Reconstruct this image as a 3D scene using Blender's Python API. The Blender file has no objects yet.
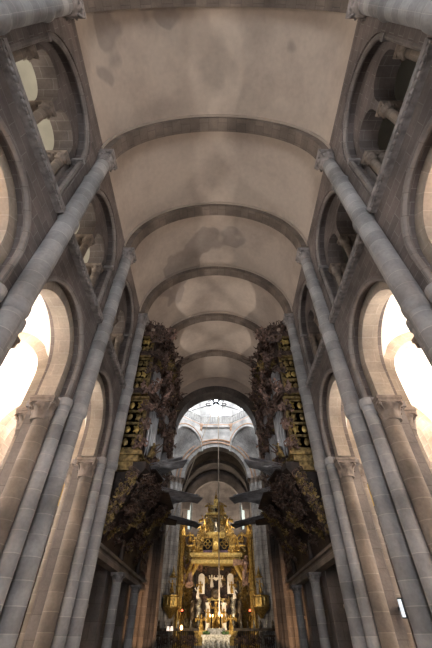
import bpy, math, random
from mathutils import Vector, Matrix, Euler
random.seed(7)
PI = math.pi
S = bpy.context.scene
C = S.collection

# ------------------------------------------------------------------ mesh builder
class MB:
    def __init__(s):
        s.v = []; s.f = []; s.uv = []
    def face(s, pts, uvs):
        b = len(s.v); s.v += [tuple(p) for p in pts]
        s.f.append(tuple(range(b, b+len(pts)))); s.uv += list(uvs)
    def grid(s, P, UV, closed=False):
        n = len(P); m = len(P[0]); b = len(s.v)
        for r in P: s.v += [tuple(p) for p in r]
        for i in range(n-1):
            for j in range(m if closed else m-1):
                k = (j+1) % m
                s.f.append((b+i*m+j, b+i*m+k, b+(i+1)*m+k, b+(i+1)*m+j))
                s.uv += [UV(i, j), UV(i, j+1), UV(i+1, j+1), UV(i+1, j)]
    def box(s, x0, x1, y0, y1, z0, z1, M=None):
        if x0 > x1: x0, x1 = x1, x0
        if y0 > y1: y0, y1 = y1, y0
        M = M or (lambda x, y, z: (x, y, z))
        q = [((x0,y0,z0),(x1,y0,z0),(x1,y0,z1),(x0,y0,z1)), ((x1,y1,z0),(x0,y1,z0),(x0,y1,z1),(x1,y1,z1)),
             ((x0,y1,z0),(x0,y0,z0),(x0,y0,z1),(x0,y1,z1)), ((x1,y0,z0),(x1,y1,z0),(x1,y1,z1),(x1,y0,z1)),
             ((x0,y0,z1),(x1,y0,z1),(x1,y1,z1),(x0,y1,z1)), ((x0,y1,z0),(x1,y1,z0),(x1,y0,z0),(x0,y0,z0))]
        for k, c in enumerate(q):
            if k < 2: uv = [(p[0], p[2]) for p in c]
            elif k < 4: uv = [(p[1], p[2]) for p in c]
            else: uv = [(p[0], p[1]) for p in c]
            s.face([M(*p) for p in c], uv)
        return s
    def lathe(s, cx, cy, prof, seg=20, a0=0, a1=2*PI, uvr=None):
        full = abs(a1-a0-2*PI) < 1e-6
        n = seg if full else seg+1
        R = uvr or max(p[0] for p in prof)
        P = [[(cx+r*math.cos(a0+(a1-a0)*j/seg), cy+r*math.sin(a0+(a1-a0)*j/seg), z) for j in range(n)] for r, z in prof]
        L = [0]
        for i in range(1, len(prof)): L.append(prof[i][1] if True else 0)
        L[0] = prof[0][1]
        s.grid(P, lambda i, j: ((a0+(a1-a0)*j/seg)*R, L[i]), full)
        if full:
            for i in (0, len(prof)-1):
                if prof[i][0] > 1e-4:
                    pts = P[i] if i else P[i][::-1]
                    s.face(pts, [(p[0], p[1]) for p in pts])
        return s
    def tube(s, path, rad, seg=8, cap=True):
        path = [Vector(p) for p in path]; n = len(path)
        if not isinstance(rad, (list, tuple)): rad = [rad]*n
        T = []
        for i in range(n):
            t = path[min(i+1, n-1)]-path[max(i-1, 0)]
            T.append(t.normalized() if t.length > 1e-9 else Vector((0,0,1)))
        up = Vector((0,0,1)) if abs(T[0].z) < .9 else Vector((1,0,0))
        N = T[0].cross(up).normalized(); P = []; L = [0]
        for i in range(n):
            N = (N - T[i]*N.dot(T[i])).normalized(); B = T[i].cross(N)
            P.append([path[i]+(N*math.cos(2*PI*j/seg)+B*math.sin(2*PI*j/seg))*rad[i] for j in range(seg)])
            if i: L.append(L[-1]+(path[i]-path[i-1]).length)
        rm = max(rad)
        s.grid(P, lambda i, j: (2*PI*j/seg*rm, L[i]), True)
        if cap:
            s.face(P[0][::-1], [(0,0)]*seg); s.face(P[-1], [(0,0)]*seg)
        return s
    def ball(s, c, r, seg=8, rings=5, jit=0):
        if not isinstance(r, (list, tuple)): r = (r, r, r)
        P = []
        for i in range(rings+1):
            t = PI*i/rings
            row = []
            for j in range(seg):
                a = 2*PI*j/seg; k = 1+random.uniform(-jit, jit)
                st = max(math.sin(t), 1e-3)
                row.append((c[0]+r[0]*st*math.cos(a)*k, c[1]+r[1]*st*math.sin(a)*k, c[2]-r[2]*math.cos(t)*k))
            P.append(row)
        s.grid(P, lambda i, j: (j/seg, i/rings), True)
        return s
    def slab_arch(s, M, u0, u1, z0, z1, w0, w1, uc, r, zc, n=24):
        A = [(uc-r*math.cos(PI*k/n), zc+r*math.sin(PI*k/n)) for k in range(n+1)]
        for w in (w0, w1):
            def q(pts): s.face([M(u, w, z) for u, z in pts], pts)
            if uc-r > u0+1e-6: q([(u0,z0),(uc-r,z0),(uc-r,zc),(u0,zc)]); q([(u0,zc),(uc-r,zc),(uc-r,z1),(u0,z1)])
            if u1 > uc+r+1e-6: q([(uc+r,z0),(u1,z0),(u1,zc),(uc+r,zc)]); q([(uc+r,zc),(u1,zc),(u1,z1),(uc+r,z1)])
            for k in range(n):
                a, b = A[k], A[k+1]; q([a, b, (b[0], z1), (a[0], z1)])
        Q = [(uc-r, z0)]+A+[(uc+r, z0)]; L = 0
        for k in range(len(Q)-1):
            a, b = Q[k], Q[k+1]; d = math.hypot(a[0]-b[0], a[1]-b[1])
            s.face([M(a[0],w0,a[1]), M(b[0],w0,b[1]), M(b[0],w1,b[1]), M(a[0],w1,a[1])], [(w0,L),(w0,L+d),(w1,L+d),(w1,L)]); L += d
        s.face([M(u0,w0,z1),M(u1,w0,z1),M(u1,w1,z1),M(u0,w1,z1)], [(u0,w0),(u1,w0),(u1,w1),(u0,w1)])
        for u in (u0, u1): s.face([M(u,w0,z0),M(u,w1,z0),M(u,w1,z1),M(u,w0,z1)], [(w0,z0),(w1,z0),(w1,z1),(w0,z1)])
        for a, b in ((u0, uc-r), (uc+r, u1)): s.face([M(a,w0,z0),M(b,w0,z0),M(b,w1,z0),M(a,w1,z0)], [(a,w0),(b,w0),(b,w1),(a,w1)])
        return s
    def ring(s, M, uc, zc, r0, r1, w0, w1, stilt=0, n=28, a0=0, a1=PI):
        def path(r):
            p = [(uc-r*math.cos(a0+(a1-a0)*k/n), zc+r*math.sin(a0+(a1-a0)*k/n)) for k in range(n+1)]
            return ([(uc-r, zc-stilt)] if stilt else [])+p+([(uc+r, zc-stilt)] if stilt else [])
        A, B = path(r0), path(r1); L = [0]
        for k in range(1, len(A)): L.append(L[-1]+math.hypot(A[k][0]-A[k-1][0], A[k][1]-A[k-1][1]))
        D = r1-r0; W = w1-w0
        prof = [(A,w0,0),(B,w0,D),(B,w1,D+W),(A,w1,2*D+W),(A,w0,2*D+2*W)]
        for q in range(4):
            (p,w,a),(p2,w2,b) = prof[q], prof[q+1]
            for k in range(len(A)-1):
                s.face([M(p[k][0],w,p[k][1]),M(p2[k][0],w2,p2[k][1]),M(p2[k+1][0],w2,p2[k+1][1]),M(p[k+1][0],w,p[k+1][1])],
                       [(a,L[k]),(b,L[k]),(b,L[k+1]),(a,L[k+1])])
        for k in (0, len(A)-1):
            s.face([M(A[k][0],w0,A[k][1]),M(B[k][0],w0,B[k][1]),M(B[k][0],w1,B[k][1]),M(A[k][0],w1,A[k][1])], [(0,0)]*4)
        return s
    def add(s, o, M):
        b = len(s.v); s.v += [tuple(M @ Vector(p)) for p in o.v]
        s.f += [tuple(i+b for i in f) for f in o.f]; s.uv += o.uv
        return s

def make_mesh(name, mb, mat, smooth=True):
    me = bpy.data.meshes.new(name)
    me.from_pydata(mb.v, [], mb.f)
    uvl = me.uv_layers.new(name='UVMap')
    flat = [c for uv in mb.uv for c in uv]
    if len(flat) == 2*len(me.loops): uvl.data.foreach_set('uv', flat)
    import bmesh
    bm = bmesh.new(); bm.from_mesh(me)
    bmesh.ops.remove_doubles(bm, verts=bm.verts, dist=1e-4)
    bmesh.ops.dissolve_degenerate(bm, edges=bm.edges, dist=1e-5)
    bmesh.ops.recalc_face_normals(bm, faces=bm.faces)
    bm.to_mesh(me); bm.free()
    me.materials.append(mat)
    if smooth:
        me.polygons.foreach_set('use_smooth', [True]*len(me.polygons))
        me.set_sharp_from_angle(angle=math.radians(38))
    return me

def thing(name, label, cat, loc=(0,0,0), rz=0, group=None):
    o = bpy.data.objects.new(name, None); C.objects.link(o)
    o.location = loc; o.rotation_euler = (0, 0, rz); o.empty_display_size = .2
    o['label'] = label; o['category'] = cat
    if group: o['group'] = group
    return o

def part(name, mb, mat, parent=None, world=False, label=None):
    """mesh object; world=True when mb holds world coordinates"""
    me = mb if isinstance(mb, bpy.types.Mesh) else None
    if me is None:
        if world and parent is not None:
            L = Vector((0,0,0)); p = parent
            while p is not None: L += p.location; p = p.parent
            mb.v = [(x-L.x, y-L.y, z-L.z) for x, y, z in mb.v]
        me = make_mesh(name, mb, mat)
    o = bpy.data.objects.new(name, me); C.objects.link(o)
    if parent is not None: o.parent = parent
    if label: o['label'] = label
    return o

def solo(name, mb, mat, label, cat, group=None, origin=None):
    """a thing that is one mesh (world coordinates in mb)"""
    if origin is None:
        n = len(mb.v); origin = (sum(p[0] for p in mb.v)/n, sum(p[1] for p in mb.v)/n, min(p[2] for p in mb.v))
    mb.v = [(x-origin[0], y-origin[1], z-origin[2]) for x, y, z in mb.v]
    o = bpy.data.objects.new(name, make_mesh(name, mb, mat)); C.objects.link(o); o.location = origin
    o['label'] = label; o['category'] = cat
    if group: o['group'] = group
    return o

def struct(name, mb, mat, parent=None):
    o = part(name, mb, mat, parent)
    if parent is None: o['kind'] = 'structure'
    return o

KIDS = {}
def kids(o):
    return [c for c in C.objects if c.parent is o] if o.name not in KIDS else KIDS[o.name]
def copy_tree(o, parent=None):
    c = o.copy(); C.objects.link(c); c.parent = parent
    for ch in [k for k in o.children]: copy_tree(ch, c)
    return c
def dup(root, loc, rz, label):
    r = copy_tree(root); r.location = loc; r.rotation_euler = (0,0,rz); r['label'] = label
    return r
MIR = {}
def mirror_tree(o, parent=None):
    c = o.copy(); C.objects.link(c); c.parent = parent
    c.location.x = -o.location.x
    e = o.rotation_euler; c.rotation_euler = (e.x, -e.y, -e.z)
    if o.type == 'MESH':
        if o.data.name not in MIR:
            m = o.data.copy()
            m.transform(Matrix.Scale(-1, 4, (1,0,0))); m.flip_normals(); MIR[o.data.name] = m
        c.data = MIR[o.data.name]
    for ch in [k for k in o.children]: mirror_tree(ch, c)
    return c

# ------------------------------------------------------------------ materials
def nodes(name):
    m = bpy.data.materials.new(name); m.use_nodes = True
    nt = m.node_tree; b = nt.nodes['Principled BSDF']
    return m, nt, b
def N(nt, t, **k):
    n = nt.nodes.new(t)
    for a, v in k.items(): setattr(n, a, v)
    return n
def mixc(nt, a, b, f, mode='MIX'):
    n = N(nt, 'ShaderNodeMix', data_type='RGBA', blend_type=mode)
    L = nt.links
    for i, v in ((6, a), (7, b), (0, f)):
        if hasattr(v, 'links') or isinstance(v, bpy.types.NodeSocket): L.new(v, n.inputs[i])
        elif i == 0: n.inputs[0].default_value = v
        else: n.inputs[i].default_value = (*v, 1)
    return n.outputs[2]
def stone(name, c1, c2, mortar, bw=.7, rh=.42, mw=.008, rough=.85, bump=.25, big=.45, offs=.5):
    m, nt, b = nodes(name); L = nt.links
    tc = N(nt, 'ShaderNodeTexCoord')
    br = N(nt, 'ShaderNodeTexBrick'); br.offset = offs
    L.new(tc.outputs['UV'], br.inputs['Vector'])
    br.inputs['Color1'].default_value = (*c1, 1); br.inputs['Color2'].default_value = (*c2, 1)
    br.inputs['Mortar'].default_value = (*mortar, 1)
    br.inputs['Scale'].default_value = 1; br.inputs['Mortar Size'].default_value = mw
    br.inputs['Mortar Smooth'].default_value = .3
    br.inputs['Brick Width'].default_value = bw; br.inputs['Row Height'].default_value = rh
    ge = N(nt, 'ShaderNodeNewGeometry')
    n1 = N(nt, 'ShaderNodeTexNoise'); n1.inputs['Scale'].default_value = .9; n1.inputs['Detail'].default_value = 5
    n2 = N(nt, 'ShaderNodeTexNoise'); n2.inputs['Scale'].default_value = 14; n2.inputs['Detail'].default_value = 4
    L.new(ge.outputs['Position'], n1.inputs['Vector']); L.new(ge.outputs['Position'], n2.inputs['Vector'])
    r1 = N(nt, 'ShaderNodeMapRange'); r1.inputs[1].default_value = .3; r1.inputs[2].default_value = .75
    r1.inputs[3].default_value = 1-big; r1.inputs[4].default_value = 1+big*.6
    L.new(n1.outputs['Fac'], r1.inputs[0])
    r2 = N(nt, 'ShaderNodeMapRange'); r2.inputs[3].default_value = .8; r2.inputs[4].default_value = 1.2
    L.new(n2.outputs['Fac'], r2.inputs[0])
    mu = N(nt, 'ShaderNodeMath', operation='MULTIPLY'); L.new(r1.outputs[0], mu.inputs[0]); L.new(r2.outputs[0], mu.inputs[1])
    vm = N(nt, 'ShaderNodeVectorMath', operation='SCALE'); L.new(br.outputs['Color'], vm.inputs[0]); L.new(mu.outputs[0], vm.inputs['Scale'])
    L.new(vm.outputs[0], b.inputs['Base Color']); b.inputs['Roughness'].default_value = rough
    bp = N(nt, 'ShaderNodeBump'); bp.inputs['Strength'].default_value = bump; bp.inputs['Distance'].default_value = .03
    ad = N(nt, 'ShaderNodeMath', operation='SUBTRACT'); L.new(n2.outputs['Fac'], ad.inputs[0]); L.new(br.outputs['Fac'], ad.inputs[1])
    L.new(ad.outputs[0], bp.inputs['Height']); L.new(bp.outputs[0], b.inputs['Normal'])
    return m
def plain(name, c, rough=.6, metal=0, var=.25, scale=6, c2=None, bump=.2, emit=None, es=0, det=5):
    m, nt, b = nodes(name); L = nt.links
    ge = N(nt, 'ShaderNodeNewGeometry')
    n = N(nt, 'ShaderNodeTexNoise'); n.inputs['Scale'].default_value = scale; n.inputs['Detail'].default_value = det
    L.new(ge.outputs['Position'], n.inputs['Vector'])
    cr = N(nt, 'ShaderNodeValToRGB'); cr.color_ramp.elements[0].position = .35; cr.color_ramp.elements[1].position = .65
    lo = c2 or tuple(x*(1-var) for x in c); hi = c if c2 else tuple(min(1, x*(1+var)) for x in c)
    cr.color_ramp.elements[0].color = (*lo, 1); cr.color_ramp.elements[1].color = (*hi, 1)
    L.new(n.outputs['Fac'], cr.inputs[0]); L.new(cr.outputs[0], b.inputs['Base Color'])
    b.inputs['Roughness'].default_value = rough; b.inputs['Metallic'].default_value = metal
    if bump:
        bp = N(nt, 'ShaderNodeBump'); bp.inputs['Strength'].default_value = bump; bp.inputs['Distance'].default_value = .02
        L.new(n.outputs['Fac'], bp.inputs['Height']); L.new(bp.outputs[0], b.inputs['Normal'])
    if emit:
        b.inputs['Emission Color'].default_value = (*emit, 1); b.inputs['Emission Strength'].default_value = es
    return m
def plaster_mat():
    m, nt, b = nodes('vault_plaster'); L = nt.links
    ge = N(nt, 'ShaderNodeNewGeometry')
    n1 = N(nt, 'ShaderNodeTexNoise'); n1.inputs['Scale'].default_value = .35; n1.inputs['Detail'].default_value = 8; n1.inputs['Roughness'].default_value = .6
    n2 = N(nt, 'ShaderNodeTexNoise'); n2.inputs['Scale'].default_value = 5; n2.inputs['Detail'].default_value = 8
    n3 = N(nt, 'ShaderNodeTexNoise'); n3.inputs['Scale'].default_value = .22; n3.inputs['Detail'].default_value = 3
    for n in (n1, n2, n3): L.new(ge.outputs['Position'], n.inputs['Vector'])
    cr = N(nt, 'ShaderNodeValToRGB'); e = cr.color_ramp.elements
    e[0].position = .38; e[1].position = .55
    e[0].color = (.44, .365, .31, 1); e[1].color = (.55, .465, .395, 1)
    L.new(n1.outputs['Fac'], cr.inputs[0])
    st = N(nt, 'ShaderNodeValToRGB'); e = st.color_ramp.elements      # damp stains with a sharp rim
    e[0].position = .355; e[1].position = .37; e[0].color = (.72,.72,.74,1); e[1].color = (1,1,1,1)
    L.new(n3.outputs['Fac'], st.inputs[0])
    c = mixc(nt, cr.outputs[0], st.outputs[0], 1.0, 'MULTIPLY')
    r2 = N(nt, 'ShaderNodeMapRange'); r2.inputs[3].default_value = .88; r2.inputs[4].default_value = 1.12
    L.new(n2.outputs['Fac'], r2.inputs[0])
    vm = N(nt, 'ShaderNodeVectorMath', operation='SCALE'); L.new(c, vm.inputs[0]); L.new(r2.outputs[0], vm.inputs['Scale'])
    L.new(vm.outputs[0], b.inputs['Base Color']); b.inputs['Roughness'].default_value = .9
    bp = N(nt, 'ShaderNodeBump'); bp.inputs['Strength'].default_value = .15; bp.inputs['Distance'].default_value = .02
    L.new(n2.outputs['Fac'], bp.inputs['Height']); L.new(bp.outputs[0], b.inputs['Normal'])
    return m

M_wall  = stone('granite_wall', (.22,.18,.165), (.165,.135,.125), (.30,.27,.25), .62, .30, .009, bump=.5)
M_shaft = stone('granite_shaft', (.46,.44,.435), (.33,.315,.31), (.56,.52,.49), 9.0, .43, .010, bump=.3, offs=0)
M_pier  = stone('granite_pier', (.31,.27,.25), (.25,.215,.20), (.2,.17,.15), .9, .55, .010, bump=.35)
M_tan   = stone('tan_granite', (.36,.29,.235), (.29,.235,.195), (.46,.38,.31), 3.0, .45, .010, bump=.35)
M_cap   = plain('carved_granite', (.31,.25,.21), .85, var=.3, scale=5, bump=.6)
M_capg  = plain('grey_carved_granite', (.30,.27,.26), .85, var=.3, scale=5, bump=.6)
M_rib   = stone('rib_granite', (.25,.20,.165), (.19,.15,.125), (.13,.105,.09), .55, .45, .010, bump=.35)
M_vous  = stone('arcade_voussoirs', (.50,.42,.34), (.43,.355,.29), (.58,.5,.42), .75, .40, .010, bump=.3)
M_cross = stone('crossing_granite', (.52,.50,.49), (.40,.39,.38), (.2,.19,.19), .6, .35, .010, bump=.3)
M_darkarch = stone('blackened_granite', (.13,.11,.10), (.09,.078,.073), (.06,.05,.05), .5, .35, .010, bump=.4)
M_plaster = plaster_mat()
M_white = plain('limewash', (.80,.76,.68), .9, var=.06, scale=2, bump=.1)
M_galw  = plain('gallery_plaster', (.55,.53,.46), .9, var=.1, scale=1.5, bump=.1)
M_floor = stone('floor_slabs', (.22,.2,.18), (.17,.155,.14), (.08,.07,.06), .9, .9, .01, rough=.5, bump=.15)
M_lime  = stone('pale_lantern_stone', (.60,.58,.56), (.47,.46,.45), (.4,.36,.33), .7, .4, .008, bump=.2)
M_pink  = plain('ochre_moulding', (.52,.33,.22), .8, var=.2, scale=4)
M_gold  = plain('gilding', (.62,.43,.13), .42, metal=.75, scale=7, c2=(.26,.16,.05), bump=.7)
M_goldb = plain('bright_gilding', (.85,.64,.24), .38, metal=.6, scale=5, c2=(.55,.38,.12), bump=.4)
M_oldgold = plain('aged_gilding', (.50,.36,.15), .5, metal=.45, scale=6, c2=(.12,.085,.035), bump=.5)
M_paint = plain('painted_carving', (.22,.14,.11), .45, scale=5, c2=(.03,.02,.018), bump=.5)
M_dark  = plain('dark_walnut', (.06,.038,.03), .55, scale=5, c2=(.025,.017,.014), bump=.4)
M_flesh = plain('painted_wood_angels', (.42,.27,.22), .55, scale=4, c2=(.06,.035,.03), bump=.4)
M_pipe  = plain('tin_pipe', (.46,.49,.54), .3, metal=.7, var=.15, scale=2, bump=.05)
M_trump = plain('dark_trumpet_metal', (.42,.43,.47), .28, metal=.7, var=.3, scale=3, bump=.05)
M_iron  = plain('black_iron', (.03,.03,.035), .5, metal=.5, var=.3, scale=6)
M_brz   = plain('dark_bronze', (.10,.075,.05), .45, metal=.6, var=.4, scale=6)
M_silver= plain('silver', (.55,.53,.47), .4, metal=.7, scale=9, c2=(.22,.21,.17), bump=.6)
M_ivory = plain('white_enamel', (.85,.80,.74), .5, var=.1, scale=5, emit=(1,.85,.75), es=.0)
M_green = plain('leaves', (.07,.14,.05), .6, var=.5, scale=20)
M_purple= plain('purple_cloth', (.10,.07,.13), .8, var=.3, scale=8)
M_rope  = plain('hemp_rope', (.50,.42,.33), .9, var=.2, scale=30)
M_red   = plain('red_glass', (.4,.03,.02), .3, emit=(1,.12,.05), es=6)
M_flame = plain('candle_flame', (1,.6,.3), .5, emit=(1,.55,.2), es=9)
M_lampw = plain('lamp_shade', (.9,.8,.7), .5, emit=(1,.8,.65), es=1.2)
M_redwall = plain('red_marble', (.35,.15,.10), .5, var=.25, scale=3)
M_signw = plain('white_panel', (.85,.88,.92), .4, var=.02, emit=(.8,.9,1), es=.7)
M_pic   = plain('old_painting', (.42,.16,.04), .5, scale=2.2, c2=(.02,.012,.01))
def pane_mat(name, col, e):
    m, nt, b = nodes(name)
    b.inputs['Base Color'].default_value = (.8,.85,.9,1); b.inputs['Roughness'].default_value = .3
    tc = N(nt, 'ShaderNodeTexCoord'); br = N(nt, 'ShaderNodeTexBrick'); br.offset = 0
    nt.links.new(tc.outputs['UV'], br.inputs['Vector'])
    br.inputs['Color1'].default_value = (*col, 1); br.inputs['Color2'].default_value = (*[c*.9 for c in col], 1)
    br.inputs['Mortar'].default_value = (.03,.03,.03,1); br.inputs['Scale'].default_value = 1
    br.inputs['Mortar Size'].default_value = .012; br.inputs['Brick Width'].default_value = .25; br.inputs['Row Height'].default_value = .3
    nt.links.new(br.outputs['Color'], b.inputs['Emission Color']); b.inputs['Emission Strength'].default_value = e
    return m
M_pane  = pane_mat('daylit_leaded_glass', (.9,.96,1), 6)
M_paneA = pane_mat('pale_green_leaded_glass', (.62,.85,.78), .75)
M_paneL = pane_mat('lantern_glass', (.93,.97,1), 7)

# ------------------------------------------------------------------ constants
BAY = 4.4; Y0 = .45
PY = [Y0+BAY*k for k in range(-2, 6)]            # piers at -8.35 ... 22.45 ; crossing at 26.85
XF = 4.45; XC = 5.0; XB = 5.55; XO = 9.6
ORD = {-2:'second behind', -1:'first behind', 0:'nearest', 1:'second', 2:'third', 3:'fourth', 4:'fifth', 5:'sixth'}
YEND = 26.85; YW = -9.2
ZV = 15.45
def Mside(s): return lambda u, w, z: (s*w, u, z)      # wall along Y at |x| = w
Mcross = lambda u, w, z: (u, w, z)                     # wall across at y = w

# ------------------------------------------------------------------ carved bits
def leaf(w, h, out, curl):
    mb = MB(); rows = []
    n = 5
    for i in range(n+1):
        t = i/n; x = out*t**2; z = h*(t if t < .85 else .85-(t-.85)*.9)
        ww = w*(1-.75*t**2.2)*.5
        rows.append((x, z, ww))
    for sg in (0, 1):
        P = [[(x+(.012 if sg else .0)-abs(k)*.25*ww, k*ww, z) for k in (-1, -.45, 0, .45, 1)] for x, z, ww in rows]
        P = [[(p[0]+(-.02 if sg == 0 else .02), p[1], p[2]) for p in r] for r in P]
        mb.grid(P, lambda i, j: (j*.05, i*.05))
    return mb
def capital(r, h, ab, abh=.16, lobes=8):
    mb = MB()
    mb.lathe(0, 0, [(r,0),(r*1.13,.0),(r*1.16,.03),(r*1.13,.06),(r*1.0,.07),(r*1.02,h*.35),(r*1.15,h*.65),(r*1.42,h*.9),(r*1.45,h)], 20)
    mb.box(-ab*.93, ab*.93, -ab*.93, ab*.93, h-.005, h+abh*.45)
    mb.box(-ab, ab, -ab, ab, h+abh*.45, h+abh)
    for row, (hh, o, off, rr) in enumerate(((h*.52, r*.42, 0, r*1.03), (h*.86, r*.62, .5, r*1.03))):
        lf = leaf(r*.78, hh, o, 1)
        for k in range(lobes):
            a = 2*PI*(k+off)/lobes
            mb.add(lf, Matrix.Rotation(a, 4, 'Z') @ Matrix.Translation((rr, 0, .06)))
    for k in range(4):
        a = PI/4+k*PI/2
        p = [(math.cos(a)*r*(1.15+.55*math.sin(t*.5)+.1*math.cos(t*2)), math.sin(a)*r*(1.15+.55*math.sin(t*.5)+.1*math.cos(t*2)), h*(.55+.36*t/3.2)) for t in (0, .8, 1.6, 2.4, 3.2)]
        mb.tube(p, [r*.08, r*.1, r*.13, r*.15, r*.17], 6)
        mb.ball((math.cos(a)*ab*1.18, math.sin(a)*ab*1.18, h*.88), r*.22, 8, 5)
    return mb
def base(r, h=.45):
    return MB().lathe(0, 0, [(r*1.5,0),(r*1.5,h*.35),(r*1.45,h*.45),(r*1.5,h*.55),(r*1.3,h*.65),(r*1.2,h*.75),(r*1.3,h*.85),(r*1.18,h*.95),(r,h)], 20).box(-r*1.55, r*1.55, -r*1.55, r*1.55, -.0, h*.3)

# ------------------------------------------------------------------ pier prototype (local +x faces the nave)
def build_pier(loc, label, cut=False):
    t = thing('stone_pier', label, 'pier', loc, 0, 'compound piers of the nave arcade')
    core = MB()
    if cut: core.box(-.60, .30, -.36, .36, 0, 6.66)
    else: core.box(-.60, .52, -.36, .36, 0, 6.66); core.box(-.46, .36, -.58, .58, 0, 6.66)
    part('core', core, M_pier, t)
    pl = MB(); pl.box(-.75, .75, -.75, .75, 0, .35); part('plinth', pl, M_pier, t)
    im = MB(); im.box(-.66, .62, -.48, .48, 6.66, 6.84); im.box(-.5, .48, -.68, .68, 6.66, 6.84)
    im.box(-.60,.60,-.44,.44,6.60,6.66)
    part('impost', im, M_capg, t)
    sh = MB()
    top = 3.48 if cut else 14.55
    q_ = .235
    prof = [(q_, .8), (q_, 6.56), (q_+.04, 6.60), (q_+.06, 6.68), (q_+.06, 6.80), (q_+.05, 6.86), (q_+.035, 6.88), (q_+.035, 10.15), (q_+.07,10.2), (q_+.08,10.3), (q_+.07,10.42), (q_+.035, 10.46),
            (q_+.03, 12.8), (q_+.06, 12.84), (q_+.07, 12.92), (q_+.06, 13.0), (q_+.02, 13.04), (q_+.015, top)]
    if cut: prof = [(.19, .8), (.19, top)]
    sh.lathe(.72, 0, prof, 24)
    s = part('nave_shaft', sh, M_shaft, t)
    bs = part('base', base(.235), M_capg, t); bs.location = (.72, 0, .35)
    cp = part('capital', capital(.235, .5, .36, .2) if not cut else capital(.19, .24, .28, .08), M_capg, t)
    cp.location = (.72, 0, top)
    for q in (() if cut else (-1, 1)):
        j = MB(); j.lathe(.49, q*.47, [(.185,.35),(.185,6.58),(.22,6.62),(.22,6.84),(.12,6.90)], 18)
        part('jamb_shaft', j, M_shaft, t)
        a = MB(); a.lathe(.10, q*.64, [(.235,.35),(.235,6.05)], 22)
        ac = part('arcade_column', a, M_tan, t)
        ca = part('capital', capital(.235, .48, .36, .18), M_cap, ac); ca.location = (.06, q*.66, 6.05)
        b2 = part('base', base(.235), M_capg, ac); b2.location = (.10, q*.64, .35)
    a = MB(); a.lathe(-.66, 0, [(.22,.35),(.22,6.05)], 20)
    ac = part('aisle_shaft', a, M_tan, t)
    ca = part('capital', capital(.22, .48, .34, .18), M_cap, ac); ca.location = (-.66, 0, 6.05)
    return t
lab = lambda side, k: {
 -2: '%s-hand granite pier beside the west wall, far behind the viewer', -1: '%s-hand granite pier just behind the viewer',
  0: '%s-hand granite pier nearest the viewer, its shaft crossing the top corner',
  1: 'second granite pier on the %s, thick shaft before the nearest bright arch',
  2: 'third granite pier on the %s, tall grey shaft between the two bright aisle arches',
  3: 'fourth granite pier on the %s, grey shaft right beside the organ case',
  4: 'fifth granite pier on the %s, short pale shaft under the organ loft',
  5: 'sixth granite pier on the %s, furthest short pale shaft under the loft'}[k] % side
pierL = {}
pr = build_pier((-XC, PY[0], 0), lab('left', -2)); pc = None
for k in range(-2, 6):
    y = Y0+BAY*k
    for sd, rz, s in (('left', 0, -1), ('right', PI, 1)):
        if k < 4:
            if k == -2 and s == -1: continue
            dup(pr, (s*XC, y, 0), rz, lab(sd, k))
        else:
            if pc is None: pc = build_pier((-XC, y, 0), lab('left', 4), True)
            else: dup(pc, (s*XC, y, 0), rz, lab(sd, k))

# ------------------------------------------------------------------ nave walls
def bc(k): return Y0+BAY*(k+.5)          # bay centre between pier k and k+1
for s, side in ((-1, 'left'), (1, 'right')):
    w = MB(); M = Mside(s)
    for k in range(-2, 6):
        c = bc(k)
        w.slab_arch(M, c-2.2, c+2.2, 6.84, 10.3, XF, XB, c, 1.74, 7.8)
        w.slab_arch(M, c-2.2, c+2.2, 10.3, 15.7, XF, 5.05, c, 1.68, 13.35)
    w.box(s*XF, s*5.7, YW, Y0-2*BAY, 0, 15.7)
    struct('wall_%s' % side, w, M_wall)

BAYN = {-2:'last bay behind the viewer', -1:'bay just behind the viewer', 0:'nearest bay, overhead', 1:'second bay', 2:'third bay', 3:'fourth bay, beside the organ front', 4:'fifth bay, behind the organ', 5:'sixth bay, next to the crossing'}
# arcade arches
pa = None
for k in range(-2, 6):
    for s, rz, side in ((-1, 0, 'left'), (1, PI, 'right')):
        lb = 'tan stone inner arch opening into the %s aisle, %s' % (side, BAYN[k])
        if pa is None:
            pa = thing('arcade_arch', lb, 'arch', (-XC, bc(k), 6.84), 0, 'aisle arcade arches')
            Ml = lambda u, w_, z: (w_, u, z-6.84)
            m = MB(); m.ring(Ml, 0, 7.8, 1.40, 1.73, -.26, .24, .95); part('inner_order', m, M_vous, pa)
            p = [(.49, -1.71, 0)]+[(.49, -1.71*math.cos(PI*i/28), 7.8-6.84+1.71*math.sin(PI*i/28)) for i in range(0, 29)]+[(.49, 1.71, 0)]
            m = MB(); m.tube(p, .09, 8); part('roll_moulding', m, M_pier, pa)
        else: dup(pa, (s*XC, bc(k), 6.84), rz, lb)
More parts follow.
